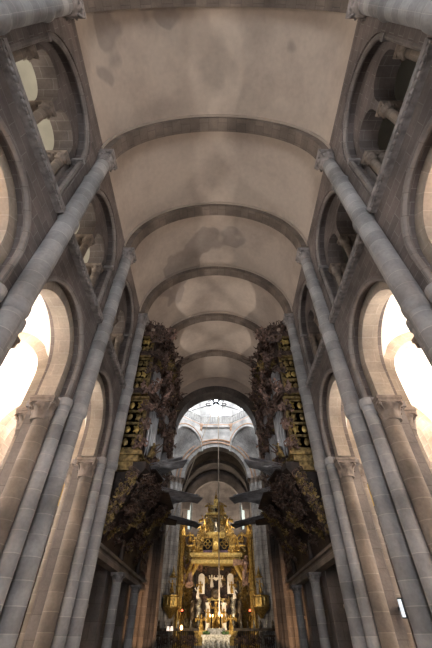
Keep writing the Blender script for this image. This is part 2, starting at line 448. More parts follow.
# gallery screens, columns, string courses
ps = None; pcol = None; pst = None
for k in range(-2, 6):
    for s, rz, side in ((-1, 0, 'left'), (1, PI, 'right')):
        lb = 'stone twin-arched screen in the %s gallery, %s' % (side, BAYN[k])
        c = bc(k)
        if ps is None:
            ps = thing('gallery_screen', lb, 'arch', (-XC, c, 10.45), 0, 'twin-arched gallery screens')
            Ml = lambda u, w_, z: (w_, u, z-10.45)
            m = MB()
            m.slab_arch(Ml, -1.67, 0, 13.05, 15.02, -.5, .14, -.72, .60, 13.45, 18)
            m.slab_arch(Ml, 0, 1.67, 13.05, 15.02, -.5, .14, .72, .60, 13.45, 18)
            m.v = [(x, y, z-10.45 if z > 5 else z) for x, y, z in m.v]
            # trim the slab's outer corners to the enclosing arch
            v2 = []
            for x, y, z in m.v:
                h = z+10.45-13.35
                if h > .3 and y*y+h*h > 1.67**2:
                    lim = math.sqrt(max(0, 1.67**2-min(abs(y), 1.67)**2)); h2 = min(h, lim); z = h2+13.35-10.45
                v2.append((x, y, z))
            m.v = v2
            part('tympanum', m, M_wall, ps)
            p = [(.44, -1.62, .0), (.44, -1.62, 1.2)]+[(.44, -1.62*math.cos(PI*i/24), 2.9+1.62*math.sin(PI*i/24)) for i in range(25)]+[(.44, 1.62, 1.2), (.44, 1.62, 0)]
            m = MB(); m.tube(p, .085, 8)
            part('roll_moulding', m, M_pier, ps)
            for q in (-1, 1):
                m = MB(); m.box(.16, .56, q*1.50, q*1.675, 2.75, 2.9); part('impost', m, M_capg, ps)
                m = MB(); m.box(-.5, .1, q*1.50, q*1.68, 0, 2.6); part('jamb', m, M_pier, ps)
        else: dup(ps, (s*XC, c, 10.45), rz, lb)
        for yy, wy in ((-1.36, 'near jamb'), (0, 'middle'), (1.36, 'far jamb')):
            for xx, wx in ((.0, 'front'), (-.38, 'back')):
                lb = 'small tan %s column at %s of %s gallery, %s' % (wx, wy, side, BAYN[k])
                pos = (s*(XC-xx), c+yy, 10.45)
                if pcol is None:
                    pcol = thing('gallery_column', lb, 'column', pos, 0, 'paired gallery columns')
                    part('shaft', MB().lathe(0, 0, [(.14,.25),(.13,2.08)], 14), M_tan, pcol)
                    part('base', base(.135, .25), M_capg, pcol)
                    o = part('capital', capital(.13, .38, .20, .14, 6), M_cap, pcol); o.location = (0,0,2.08)
                else: dup(pcol, pos, rz, lb)
        lb = 'beaded string course below the %s gallery, %s' % (side, BAYN[k])
        if pst is None:
            pst = thing('string_course', lb, 'moulding', (-XF, c, 10.2), 0, 'carved string courses')
            m = MB(); m.box(0, .20, -1.84, 1.84, .10, .25); m.box(0, .14, -1.84, 1.84, .0, .10); part('moulding', m, M_capg, pst)
            m = MB()
            m.tube([(.165, -1.84+i*.036, .05) for i in range(103)], [.022+.034*abs(math.sin(PI*i/4)) for i in range(103)], 6)
            part('ball_row', m, M_capg, pst)
        else: dup(pst, (s*XF, c, 10.2), rz, lb)

# ------------------------------------------------------------------ vault and ribs
v = MB(); n = 40; R = XF+.05
ys = [YW+(YEND-.4-YW)*i/24 for i in range(25)]
P = [[(-R*math.cos(PI*j/n), y, ZV+R*math.sin(PI*j/n)) for j in range(n+1)] for y in ys]
v.grid(P, lambda i, j: (j*.35, ys[i]))
P = [[(-(R+.4)*math.cos(PI*j/n), y, ZV+(R+.4)*math.sin(PI*j/n)) for j in range(n+1)] for y in ys]
v.grid(P, lambda i, j: (j*.35, ys[i]))
struct('ceiling', v, M_plaster)
prb = None
for k in range(-2, 6):
    lb = {-2:'vault arch against the west wall, behind the viewer', -1:'vault arch just behind the viewer', 0:'vault arch nearest the viewer, along the top edge of the picture',
      1:'second arch across the vault from the top, the widest whole one', 2:'third arch across the vault from the top', 3:'fourth arch across the vault, springing just before the organs',
      4:'fifth arch across the vault, rising behind the organ tops', 5:'last slim arch across the vault before the dark crossing arch'}[k]
    if prb is None:
        prb = thing('vault_arch', lb, 'arch', (0, Y0+BAY*k, ZV-.15), 0, 'transverse arches of the nave vault')
        Ml = lambda u, w_, z: (u, w_, z)
        m = MB(); m.ring(Ml, 0, .15, R-.36, R-.005, -.28, .28, .15, 48); part('arch_band', m, M_rib, prb)
        m = MB(); m.ring(Ml, 0, .15, R-.10, R-.004, -.36, -.285, .0, 48); m.ring(Ml, 0, .15, R-.10, R-.004, .285, .36, .0, 48); part('edge_moulding', m, M_plaster, prb)
    else: dup(prb, (0, Y0+BAY*k, ZV-.15), 0, lb)

# ------------------------------------------------------------------ west wall, floor
w = MB(); w.box(-10.2, 10.2, YW-.6, YW, 0, 4.0); w.box(-10.2, -2.6, YW-.6, YW, 4.0, 15); w.box(2.6, 10.2, YW-.6, YW, 4.0, 15)
w.slab_arch(Mcross, -2.6, 2.6, 4.0, 20.5, YW-.6, YW, 0, 2.4, 12.0)
w.box(-10.2, -2.6, YW-.6, YW, 15, 20.5); w.box(2.6, 10.2, YW-.6, YW, 15, 20.5)
struct('wall_west', w, M_wall)
def arched_pane(mb, M, uc, zb, zc, r, w):
    n = 16
    pts = [(uc-r, zb)]+[(uc-r*math.cos(PI*k/n), zc+r*math.sin(PI*k/n)) for k in range(n+1)]+[(uc+r, zb)]
    mb.face([M(u, w, z) for u, z in pts], pts)
    mb.face([M(u, w+.03, z) for u, z in pts][::-1], pts[::-1])
wn = [0]
def window(M, uc, zb, zc, r, w, mat, inner):
    wn[0] += 1
    f = MB(); f.ring(M, uc, zc, r-.02, r+.12, min(w, w+inner), max(w, w+inner), zc-zb, 16)
    f.box(0,0,0,0,0,0) if False else None
    o = struct('window_%d' % wn[0], f, M_capg)
    p = MB(); arched_pane(p, M, uc, zb, zc, r-.02, w); part('glass_pane', p, mat, o)
    b = MB()
    b.tube([M(uc, w+inner*.3, zb), M(uc, w+inner*.3, zc+r-.03)], .025, 6)
    k = zb+.6
    while k < zc: b.tube([M(uc-r+.03, w+inner*.3, k), M(uc+r-.03, w+inner*.3, k)], .02, 6); k += .6
    part('glazing_bars', b, M_iron, o)
window(Mcross, 0, 4.0, 12.0, 2.4, YW-.4, M_pane, .12)
f = MB(); f.box(-14, 14, -9.8, 48.5, -.3, 0); struct('floor', f, M_floor)

# ------------------------------------------------------------------ aisles and galleries
win_y = []
for s, side in ((-1, 'left'), (1, 'right')):
    M = Mside(s)
    w = MB()
    for k in range(-2, 6):
        c = bc(k)
        w.box(s*XO, s*(XO+.6), c-2.2, c+2.2, 0, 3.2)
        w.slab_arch(M, c-2.2, c+2.2, 3.2, 10.2, XO, XO+.6, c, .85, 7.0, 12)
        w.box(s*XO, s*(XO+.6), c-2.2, c+2.2, 10.2, 11.0)
        w.slab_arch(M, c-2.2, c+2.2, 11.0, 14.5, XO, XO+.6, c, .5, 12.2, 12)
    w.box(s*XO, s*(XO+.6), YW, Y0-2*BAY, 0, 14.5)
    struct('wall_%s_aisle' % side, w, M_tan)
    for k in range(-1, 6):
        window(M, bc(k), 3.2, 7.0, .85, XO+.2, M_pane, -.1)
    # groin vaults
    v = MB()
    xc = (XB+XO)/2; hx = (XO-XB)/2
    for k in range(-2, 6):
        c = bc(k); hy = 1.93; nn = 22
        def hz(a, b): return 7.75+2.15*math.sqrt(max(0, 1-min((a/hx)**2, (b/hy)**2)))
        P = [[(s*(xc+hx*(-1+2*i/nn)), c+hy*(-1+2*j/nn), hz(hx*(-1+2*i/nn), hy*(-1+2*j/nn))) for j in range(nn+1)] for i in range(nn+1)]
        v.grid(P, lambda i, j: (i*.2, j*.2))
        v.box(s*XB, s*XO, c+1.93, c+2.2, 9.85, 10.15); v.box(s*XB, s*XO, c-2.2, c-1.93, 9.85, 10.15)
        v.box(s*XB, s*XO, c-2.2, c+2.2, 10.0, 10.2)
    v.box(s*XB, s*XO, YW, Y0-2*BAY, 9.85, 10.2)
    struct('ceiling_%s_aisle' % side, v, M_white)
    # gallery quadrant vault
    v = MB(); nn = 14
    ysg = [YW, YEND-.5]
    P = [[(s*(XO-(XO-5.06)*math.sin(PI/2*j/nn)), y, 12.6+2.6*(1-math.cos(PI/2*j/nn))+.3*math.sin(PI*j/nn)) for j in range(nn+1)] for y in ysg]
    P = [[(s*(XO-4.5*(1-math.cos(PI/2*j/nn))), y, 12.6+2.8*math.sin(PI/2*j/nn)) for j in range(nn+1)] for y in ysg]
    v.grid(P, lambda i, j: (j*.3, ysg[i]))
    v.box(s*5.05, s*(XO+.6), YW, YEND-.5, 15.4, 15.7)
    struct('ceiling_%s_gallery' % side, v, M_galw)
# aisle transverse arches
pt = None
for k in range(-1, 6):
    for s, rz, side in ((-1, 0, 'left'), (1, PI, 'right')):
        lb = 'stone arch spanning the %s aisle from the %s pier to the outer wall' % (side, ORD[k] if k >= 0 else 'behind-viewer')
        if pt is None:
            xc = (XB+XO)/2
            pt = thing('aisle_arch', lb, 'arch', (-xc, Y0+BAY*k, 6.75), 0, 'transverse arches of the aisles')
            m = MB(); m.ring(lambda u, w_, z: (u, w_, z), 0, 1.15, 1.62, 1.98, -.27, .27, 1.15, 24); part('arch_band', m, M_vous, pt)
            m = MB()
            for q in (-1, 1):
                P = [(q*1.98, 0), ]
            # wall above the arch up to the vault
            m.slab_arch(lambda u, w_, z: (u, w_, z), -2.0, 2.0, 1.15, 3.25, -.25, .25, 0, 1.98, 1.15)
            part('spandrel', m, M_white, pt)
            m = MB(); m.box(-2.02, -1.5, -.3, .3, -.55, 0); m.box(-2.02, -1.65, -.25, .25, -6.75, -.55); part('wall_pilaster', m, M_pier, pt)
        else: dup(pt, (s*xc, Y0+BAY*k, 6.75), rz, lb)

# ------------------------------------------------------------------ crossing, transepts, chancel
CY0, CY1 = 26.45, 36.4
w = MB(); w.slab_arch(Mcross, -5.7, 5.7, 14.75, 20.4, CY0, CY0+1.0, 0, 4.0, 14.75, 40)
struct('wall_crossing_west', w, M_plaster)
def solo_ring(lb, z, r0, r1, w0, w1, mat, extra=None, st=0):
    t = thing('great_arch', lb, 'arch', (0, w0, z-st), 0)
    m = MB(); m.ring(Mcross, 0, z, r0, r1, w0, w1, st, 48); part('arch_band', m, mat, t, True)
    if extra:
        for (a, b, c, d) in extra:
            m = MB(); m.ring(Mcross, 0, z, a, b, c, d, st, 48); part('arch_moulding', m, M_pink if a > r0+.3 else M_lime, t, True)
    return t
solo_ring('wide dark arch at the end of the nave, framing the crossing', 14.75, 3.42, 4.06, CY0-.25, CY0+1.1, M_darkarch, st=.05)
# crossing piers
def cross_pier(x, y, lb, mat, flip, top, shaft_x):
    t = thing('crossing_pier', lb, 'pier', (x, y, 0), 0, 'piers of the crossing')
    m = MB(); m.box(-.85, .85, -.55, .55, 0, top); m.box(-.65, .65, -.8, .8, 0, top); part('core', m, mat, t)
    m = MB(); m.box(-1.05, 1.05, -1.0, 1.0, 0, .5); part('plinth', m, M_capg, t)
    near = y < 30
    for (a, b, r) in (((flip*.36, -.86, .22), (flip*.68, -.74, .10), (flip*.86, -.60, .12)) if near else ())+((flip*.95, 0, .24), (flip*.9, -.42, .15), (flip*.9, .42, .15), (0, -.88, .26), (0, .88, .26), (flip*.55, -.75, .16), (flip*.55, .75, .16)):
        m = MB(); m.lathe(a, b, [(r, .5), (r, top-.5)], 16)
        o = part('shaft', m, M_tan if near and r > .2 else mat, t)
        c = part('capital', capital(r, .42, r*1.35, .1, 8), M_cap, o); c.location = (a, b, top-.5)
    return t
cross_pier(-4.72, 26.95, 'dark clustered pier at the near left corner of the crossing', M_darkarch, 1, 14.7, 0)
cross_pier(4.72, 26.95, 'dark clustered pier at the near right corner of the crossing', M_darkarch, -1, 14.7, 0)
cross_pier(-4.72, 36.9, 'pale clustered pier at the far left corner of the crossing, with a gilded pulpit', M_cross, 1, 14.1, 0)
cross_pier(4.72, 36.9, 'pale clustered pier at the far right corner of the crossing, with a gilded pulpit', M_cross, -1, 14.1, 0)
# side arches of crossing and transepts
for s, side in ((-1, 'left'), (1, 'right')):
    w = MB(); w.slab_arch(Mside(s), CY0+1.0, CY1, 14.4, 19.7, 4.6, 5.5, 31.9, 3.7, 14.6, 32)
    struct('wall_%s_crossing' % side, w, M_lime)
    w = MB(); w.box(s*12.5, s*13, 25.2, 38.5, 0, 19); w.box(s*5.6, s*12.5, 27.0, 27.4, 0, 19); w.box(s*5.6, s*12.5, 36.5, 37.0, 0, 19)
    struct('wall_%s_transept' % side, w, M_pier)
    v = MB(); P = [[(x, 31.95-4.6*math.cos(PI*j/20), 14.4+4.6*math.sin(PI*j/20)) for j in range(21)] for x in (s*5.5, s*12.6)]
    v.grid(P, lambda i, j: (i*7, j*.7)); struct('ceiling_%s_transept' % side, v, M_plaster)
w = MB(); w.slab_arch(Mcross, -5.6, 5.6, 14.1, 19.7, CY1, CY1+.9, 0, 3.72, 14.1, 40)
struct('wall_crossing_east', w, M_lime)
solo_ring('pale moulded arch over the chancel entrance, above the high altar', 14.1, 3.32, 3.72, CY1-.1, CY1+1.0, M_cross, [(3.72, 3.86, CY1-.22, CY1-.004), (4.12, 4.24, CY1-.16, CY1-.004)], st=.01)
# squinches and lantern
for (sx, sy, nm) in ((-1, 1, 'far left'), (1, 1, 'far right'), (-1, -1, 'near left'), (1, -1, 'near right')):
    cx, cy = sx*4.55, (31.93+sy*4.42)
    t = thing('squinch', 'fluted corner squinch carrying the lantern drum at the %s corner of the crossing' % nm, 'vault', (cx, cy, 17.2), 0, 'squinches under the lantern')
    m = MB()
    dx, dy = -sx, -sy
    zs, hs = (16.9, 2.15) if sy > 0 else (18.1, 1.3)
    A = Vector((cx+dx*3.0, cy, 0)); B = Vector((cx, cy+dy*3.0, 0)); mid = (A+B)/2; half = (B-A)/2
    rows = []
    for q in range(7):
        f = q/6
        rows.append([Vector((cx, cy, zs-.3)).lerp(mid+half*math.cos(PI*j/20)+Vector((0, 0, zs+math.sin(PI*j/20)*hs)), f) for j in range(21)])
    m.grid(rows, lambda i, j: (i*.4, j*.3)); part('shell', m, M_cross, t, True)
    m = MB(); m.tube([mid+half*1.0*math.cos(PI*j/20)+Vector((0, 0, zs+math.sin(PI*j/20)*hs)) for j in range(21)], .12, 6); part('rim', m, M_lime, t, True)
    m = MB(); m.tube([mid+half*1.08*math.cos(PI*j/20)+Vector((-dx*.0, 0, zs+.2+math.sin(PI*j/20)*(hs+.1))) for j in range(21)], .07, 6); part('ochre_rim', m, M_pink, t, True)
    # fill over the squinch, up to the drum
    m = MB()
    up = [mid+half*math.cos(PI*j/20)+Vector((0, 0, zs+math.sin(PI*j/20)*hs)) for j in range(21)]
    for j in range(20):
        a, b = up[j], up[j+1]; m.face([a, b, Vector((b.x, b.y, 19.7)), Vector((a.x, a.y, 19.7))], [(a.x, a.z), (b.x, b.z), (b.x, 19.7), (a.x, 19.7)])
    part('spandrel', m, M_lime, t, True)
LC = (0, 31.93); RO = 4.62/math.cos(PI/8)
def octa(r, z0, z1, mb, th=.25):
    for k in range(8):
        a0, a1 = PI/8+k*PI/4, PI/8+(k+1)*PI/4
        p = lambda a, rr, z: (LC[0]+rr*math.cos(a), LC[1]+rr*math.sin(a), z)
        ed = 2*r*math.sin(PI/8)
        for rr in (r, r+th): mb.face([p(a0,rr,z0), p(a1,rr,z0), p(a1,rr,z1), p(a0,rr,z1)], [(0,z0),(ed,z0),(ed,z1),(0,z1)])
        for z in (z0, z1): mb.face([p(a0,r,z), p(a1,r,z), p(a1,r+th,z), p(a0,r+th,z)], [(0,0),(1,0),(1,1),(0,1)])
t = thing('lantern_cornice', 'pale cornice ring with ochre bands and balustrade around the lantern', 'cornice', (0, 31.93, 19.7))
m = MB(); octa(RO-.45, 19.7, 19.95, m, .8); octa(RO-.30, 20.1, 20.3, m, .6); part('cornice', m, M_lime, t, True)
m = MB(); octa(RO-.36, 19.95, 20.1, m, .7); part('ochre_band', m, M_pink, t, True)
m = MB(); octa(RO-.42, 21.05, 21.15, m, .16); part('handrail', m, M_lime, t, True)
ba = None
for k in range(8):
    a = PI/4*k+PI/4
    for i in range(-6, 7):
        mb_ = MB().lathe(0, 0, [(.06,0),(.06,.08),(.03,.14),(.065,.3),(.03,.55),(.055,.72),(.055,.76)], 6) if ba is None else None
        if ba is None: o = part('baluster', mb_, M_lime, t); ba = o
        else: o = ba.copy(); C.objects.link(o)
        dd = (RO-.34)*math.cos(PI/8); e = i*.28
        o.location = (dd*math.cos(a)-e*math.sin(a), dd*math.sin(a)+e*math.cos(a), .6)
        if k*13+i+6 >= 99: C.objects.unlink(o)
    o = MB()
    m = MB().lathe(0, 0, [(.1,-.75),(.22,-.5),(.16,-.35),(.3,-.1),(.34,0),(.34,.1)], 8)
    b = part('bracket', m, M_pink, t); aa = a+PI/8; b.location = ((RO-.35)*math.cos(aa), (RO-.35)*math.sin(aa), .25)
# drum with windows
w = MB()
for k in range(8):
    a = k*PI/4; ca, sa = math.cos(a), math.sin(a); dd = 4.62
    Mo = lambda u, w_, z, ca=ca, sa=sa: (LC[0]+(dd+w_)*ca-u*sa, LC[1]+(dd+w_)*sa+u*ca, z)
    hw = dd*math.tan(PI/8)
    w.box(0, .4, -hw, hw, 19.7, 21.3, lambda x, y, z: Mo(y, x, z))
    w.slab_arch(Mo, -hw, hw, 21.3, 25.5, 0, .5, 0, .75, 23.6, 12)
    wn[0] += 1
    f = MB(); f.ring(Mo, 0, 23.6, .66, .76, .2, .4, 2.2, 14); o = struct('window_%d' % wn[0], f, M_lime)
    p = MB(); arched_pane(p, Mo, 0, 21.35, 23.6, .68, .33); part('glass_pane', p, M_paneL, o)
struct('wall_lantern', w, M_lime)
v = MB(); v.lathe(LC[0], LC[1], [(5.2*math.cos(t_*PI/20), 25.5+4.2*math.sin(t_*PI/20)) for t_ in range(0, 11)][:-1]+[(.01, 29.7)], 32)
struct('ceiling_lantern', v, M_lime)
# chancel
v = MB()
P = [[(-4.0*math.cos(PI*j/32), y, 13.5+4.0*math.sin(PI*j/32)) for j in range(33)] for y in (CY1+.9, 44.0)]
v.grid(P, lambda i, j: (j*.4, i*6.7)); struct('ceiling_chancel', v, M_darkarch)
w = MB(); w.slab_arch(Mcross, -4.6, 4.6, 12.9, 18.2, 43.6, 44.0, 0, 3.95, 12.9, 32); struct('wall_chancel_east', w, M_pier)
for s, side in ((-1, 'left'), (1, 'right')):
    w = MB(); w.box(s*4.0, s*4.6, CY1+.9, 44.0, 0, 13.6); struct('wall_%s_chancel' % side, w, M_pier)
solo_ring('grey inner arch in front of the apse, behind the altar canopy', 12.9, 3.1, 3.99, 43.0, 43.6, M_pier, st=0)
solo_ring('dark middle arch across the chancel vault', 13.5, 3.6, 3.99, 40.0, 40.5, M_darkarch, st=0)
w = MB(); n = 36
def ap(a, r, z): return (r*math.sin(a), 43.6+r*math.cos(a), z)
wins = [-.98, .98]
# curved apse wall split around the two windows
def apse_rows(a0, a1, z0, z1, m, k=6):
    for rr in (3.9, 4.5):
        P = [[ap(a0+(a1-a0)*j/k, rr, z) for j in range(k+1)] for z in (z0, z1)]
        m.grid(P, lambda i, j: ((a0+(a1-a0)*j/k)*3.9, (z0, z1)[i]))
hwn = .13
apse_rows(-PI/2, PI/2, 0, 11.4, w, 30); apse_rows(-PI/2, PI/2, 14.6, 14.9, w, 30)
apse_rows(-PI/2, -.98-hwn, 11.4, 14.6, w, 4); apse_rows(-.98+hwn, .98-hwn, 11.4, 14.6, w, 20); apse_rows(.98+hwn, PI/2, 11.4, 14.6, w, 4)
for a in wins:
    for b in (a-hwn, a+hwn): w.face([ap(b,3.9,11.4), ap(b,4.5,11.4), ap(b,4.5,14.6), ap(b,3.9,14.6)], [(0,11.4),(.6,11.4),(.6,14.6),(0,14.6)])
    # rounded head
    for i in range(8):
        t0, t1 = PI*i/8, PI*(i+1)/8
        q = [(a-hwn*math.cos(t0), 14.08+.52*math.sin(t0)), (a-hwn*math.cos(t1), 14.08+.52*math.sin(t1))]
        w.face([ap(q[0][0],3.9,q[0][1]), ap(q[1][0],3.9,q[1][1]), ap(q[1][0],3.9,14.6), ap(q[0][0],3.9,14.6)], [(x*3.9, z) for x, z in (q[0], q[1], (q[1][0],14.6), (q[0][0],14.6))])
struct('wall_apse', w, M_pier)
for a in wins:
    wn[0] += 1
    f = MB(); f.tube([ap(a-hwn, 3.95, 11.4), ap(a-hwn, 3.95, 14.1)]+[ap(a-hwn*math.cos(PI*i/8), 3.95, 14.1+.5*math.sin(PI*i/8)) for i in range(1, 8)]+[ap(a+hwn, 3.95, 14.1), ap(a+hwn, 3.95, 11.4)], .05, 6)
    o = struct('window_%d' % wn[0], f, M_capg)
    p = MB(); p.face([ap(a-hwn, 4.3, 11.4), ap(a+hwn, 4.3, 11.4), ap(a+hwn, 4.3, 14.6), ap(a-hwn, 4.3, 14.6)], [(0,0),(1,0),(1,3.2),(0,3.2)])
    part('glass_pane', p, M_paneA, o)
v = MB()
P = [[(3.95*math.cos(e)*math.sin(a), 43.6+3.95*math.cos(e)*math.cos(a), 12.9+2.0+2.0*math.sin(e)) for a in [(-PI/2+PI*j/24) for j in range(25)]] for e in [PI/2*i/10 for i in range(11)]]
v.grid(P, lambda i, j: (j*.4, i*.4)); struct('ceiling_apse', v, M_pier)

# ------------------------------------------------------------------ carved figures and foliage (shared meshes)
def angel(wings=True, pose=0):
    m = MB(); rnd = random.Random(pose)
    m.ball((0,0,.86), (.075,.08,.095), 8, 6)                                    # head
    m.ball((-.01,0,.905), (.085,.088,.07), 8, 5, .08)                           # hair
    m.tube([(0,0,.80),(0,0,.74)], [.035,.045], 6)
    m.tube([(0,0,.76),(.01,0,.70),(.02,0,.58),(.0,0,.46),(.0,.02,.34)], [.06,.115,.10,.105,.12], 8)
    m.tube([(0,0,.42),(-.02,.03,.25),(-.05,.05,.1),(-.04,.08,.0)], [.13,.15,.14,.17], 8)   # robe
    for s in (-1, 1):
        hx = rnd.uniform(.1, .34); hz = rnd.uniform(.45, .98)
        m.tube([(0, s*.10, .71), (.06, s*.19, .62+.1*rnd.random()), (hx, s*rnd.uniform(.16,.34), hz)], [.045,.038,.028], 6)
        m.ball((hx+.02, s*.26, hz+.01), .035, 6, 4)
        m.tube([(0, s*.07, .40), (.12+.1*rnd.random(), s*.1, .26), (.08, s*.11, .0)], [.075,.055,.035], 6)
        m.ball((.12, s*.11, -.01), (.06,.03,.025), 6, 4)
        if wings:
            rows = []
            for i in range(6):
                t = i/5; rows.append([(-.08-.12*t, s*(.06+.42*t), .70+.30*t-.25*t*t), (-.07-.15*t, s*(.06+.40*t), .70+.1*t-.42*t*(1-t*.3)*.9)])
            m.grid(rows, lambda i, j: (i*.1, j*.1))
            rows = [[(p[0]-.03, p[1], p[2]) for p in r] for r in rows]; m.grid(rows, lambda i, j: (i*.1, j*.1))
    return m
def foliage(seed, n=13):
    m = MB(); rnd = random.Random(seed)
    for k in range(n):
        a = rnd.uniform(0, 2*PI); c = Vector((rnd.uniform(-.02,.18), rnd.uniform(-.3,.3), rnd.uniform(-.35,.35)))
        r = rnd.uniform(.07,.15); tw = rnd.choice((-1, 1)); pts = []; tilt = rnd.uniform(-.8,.8)
        for i in range(9):
            q = i/8; rr = r*(1-.8*q); an = a+tw*q*5.0
            pts.append(c+Vector((math.sin(tilt)*rr*math.cos(an)+.1*q, rr*math.cos(an)*math.cos(tilt), rr*math.sin(an))))
        m.tube(pts, [.016+.02*math.sin(PI*i/8) for i in range(9)], 5)
    lf = leaf(.10, .24, .12, 1)
    for k in range(n):
        m.add(lf, Matrix.Translation((rnd.uniform(0,.12), rnd.uniform(-.3,.3), rnd.uniform(-.35,.15))) @ Euler((rnd.uniform(-1.6,1.6), rnd.uniform(-.3,.9), 0)).to_matrix().to_4x4())
    m.ball((.12,0,0), (.09,.09,.09), 8, 5, .2)
    return m
ANG = {}; FOL = {}
for nm, mt in (('paint', M_flesh), ('gold', M_gold), ('dark', M_paint), ('ivory', M_ivory), ('oldgold', M_oldgold), ('silver', M_silver)):
    ANG[nm] = [make_mesh('carved_figure', angel(True, i), mt) for i in range(3)]
    FOL[nm] = [make_mesh('carved_foliage', foliage(i), mt) for i in range(3)]
    ANG[nm].append(make_mesh('carved_saint', angel(False, 5), mt))
def place(kind, parent, me, loc, sc, rz, rx=0, ry=0):
    o = bpy.data.objects.new(kind, me); C.objects.link(o); o.parent = parent
    L = parent.location; o.location = (loc[0]-L[0], loc[1]-L[1], loc[2]-L[2]); o.scale = (sc, sc, sc) if not isinstance(sc, tuple) else sc
    o.rotation_euler = (rx, ry, rz)
    return o

# ------------------------------------------------------------------ organs
rnd = random.Random(11)
OA, OB = 14.55, 22.3
og = thing('pipe_organ', 'towering baroque organ on the left wall, crowded with carved angels, trumpets jutting out', 'organ', (-4.35, 18.4, 7.1), 0, 'facing baroque organs')
m = MB(); m.box(-4.42, -3.45, OA, OB, 7.15, 14.6); part('case_body', m, M_dark, og, True)
# curved front of the case as bowed towers
m = MB()
def front_x(y):  # bow of the facade
    t = (y-OA)/(OB-OA); return -3.45-.12*t+.28*abs(math.sin(t*PI*3))
P = [[(front_x(OA+(OB-OA)*j/48), OA+(OB-OA)*j/48, z) for j in range(49)] for z in (7.2, 10.7)]
m.grid(P, lambda i, j: (j*.16, i)); 
P = [[(front_x(OA+(OB-OA)*j/48)-.15, OA+(OB-OA)*j/48, z) for j in range(49)] for z in (10.7, 14.3)]
m.grid(P, lambda i, j: (j*.16, i)); part('facade', m, M_paint, og, True)
# gilded side panels facing the viewer
for i, (z0, z1) in enumerate(((7.6, 10.4), (10.55, 13.0), (13.15, 14.4))):
    m = MB(); x0, x1 = -4.42+.12*i*0, -3.35-.1*i
    m.box(x0, x1, OA-.12, OA-.01, z0, z1)
    for zz in (z0, z1-.12): m.box(x0-.02, x1+.04, OA-.24, OA-.12, zz, zz+.12)
    for xx in (x0, x1-.1): m.box(xx, xx+.1, OA-.2, OA-.12, z0, z1)
    sp = part('side_panel', m, M_oldgold, og, True)
    nrow = int((z1-z0)/.62)
    for r_ in range(nrow):
        m = MB(); zc = z0+.2+(r_+.5)*(z1-z0-.35)/nrow
        for xx in (x0+.33, x1-.33):
            m.ball((xx, OA-.13, zc), (.13,.06,.17), 8, 5, .12)
            m2 = MB(); m2.box(x0+.16, x1-.16, OA-.128, OA-.118, zc-.24, zc+.24); m2.v = [(a+4.35-0, b-18.4, c-7.1) for a, b, c in m2.v]; part('relief_shade', m2, M_brz, sp)  # dark plate: shadow behind the gilded relief put into its colour
        for q in range(5): m.ball((xx+.14*math.cos(q*1.26), OA-.14, zc+.2*math.sin(q*1.26)), .045, 6, 4)
        o = part('relief', m, M_goldb if r_ % 2 else M_oldgold, sp, False)
        o.data.transform(Matrix.Translation((4.35, -18.4, -7.1)))
# cornices
for z, pr_, mt in ((7.15, .30, M_oldgold), (10.6, .28, M_paint), (13.0, .22, M_paint), (14.45, .35, M_paint)):
    m = MB()
    for dz, e, h in ((0, .1, .12), (.12, .22, .1), (.22, pr_, .08)):
        P = []
        yy = [OA-.25+(OB-OA+.5)*j/48 for j in range(49)]
        P = [[(front_x(min(max(y, OA), OB))+e, y, zq) for y in yy] for zq in (z+dz, z+dz+h)]
        P += [[(-4.42, y, z+dz+h) for y in yy], [(-4.42, y, z+dz) for y in yy], P[0]]
        m.grid(P, lambda i, j: (j*.1, i*.1))
        for y_ in (0, 48): m.face([P[0][y_], P[1][y_], P[2][y_], P[3][y_]], [(0,0)]*4)
    part('cornice', m, mt, og, True)
m = MB(); m.box(-4.5, -3.3, OA-.55, OA-.1, 7.1, 7.35); m.box(-4.5, -3.15, OA-.65, OA-.1, 7.35, 7.5); m.box(-4.45, -3.5, OA-.5, OA-.1, 6.75, 7.1)
part('loft_cornice', m, M_oldgold, og, True)
# pipes
for z0, hts, rr, step in ((7.7, 2.6, .075, .24), (11.05, 1.7, .065, .21)):
    y = OA+.35
    while y < OB-.3:
        t = (y-OA)/(OB-OA); tow = abs(math.sin(t*PI*3))
        if tow > .35:
            h = hts*(.7+.3*tow)
            mm = MB(); xx = front_x(y)+rr+.03-(.15 if z0 > 11 else 0)
            mm.lathe(xx, y, [(.02, z0), (rr*.9, z0+.3), (rr, z0+.36), (rr, z0+h)], 10)
            part('organ_pipe', mm, M_pipe, og, True)
        y += step
# crest
for i in range(16):
    t = i/15; y = OA+.1+t*(OB-OA-.2); hh = 14.9+.75*abs(math.sin(t*PI*3))
    m = MB(); x = front_x(y)+.1
    m.tube([(x-.5, y, 14.8), (x-.1, y+.1, hh*.5+14.8*.5+.1), (x+.1, y-.1, hh)], [.22,.18,.1], 6); part('crest', m, M_dark, og, True)
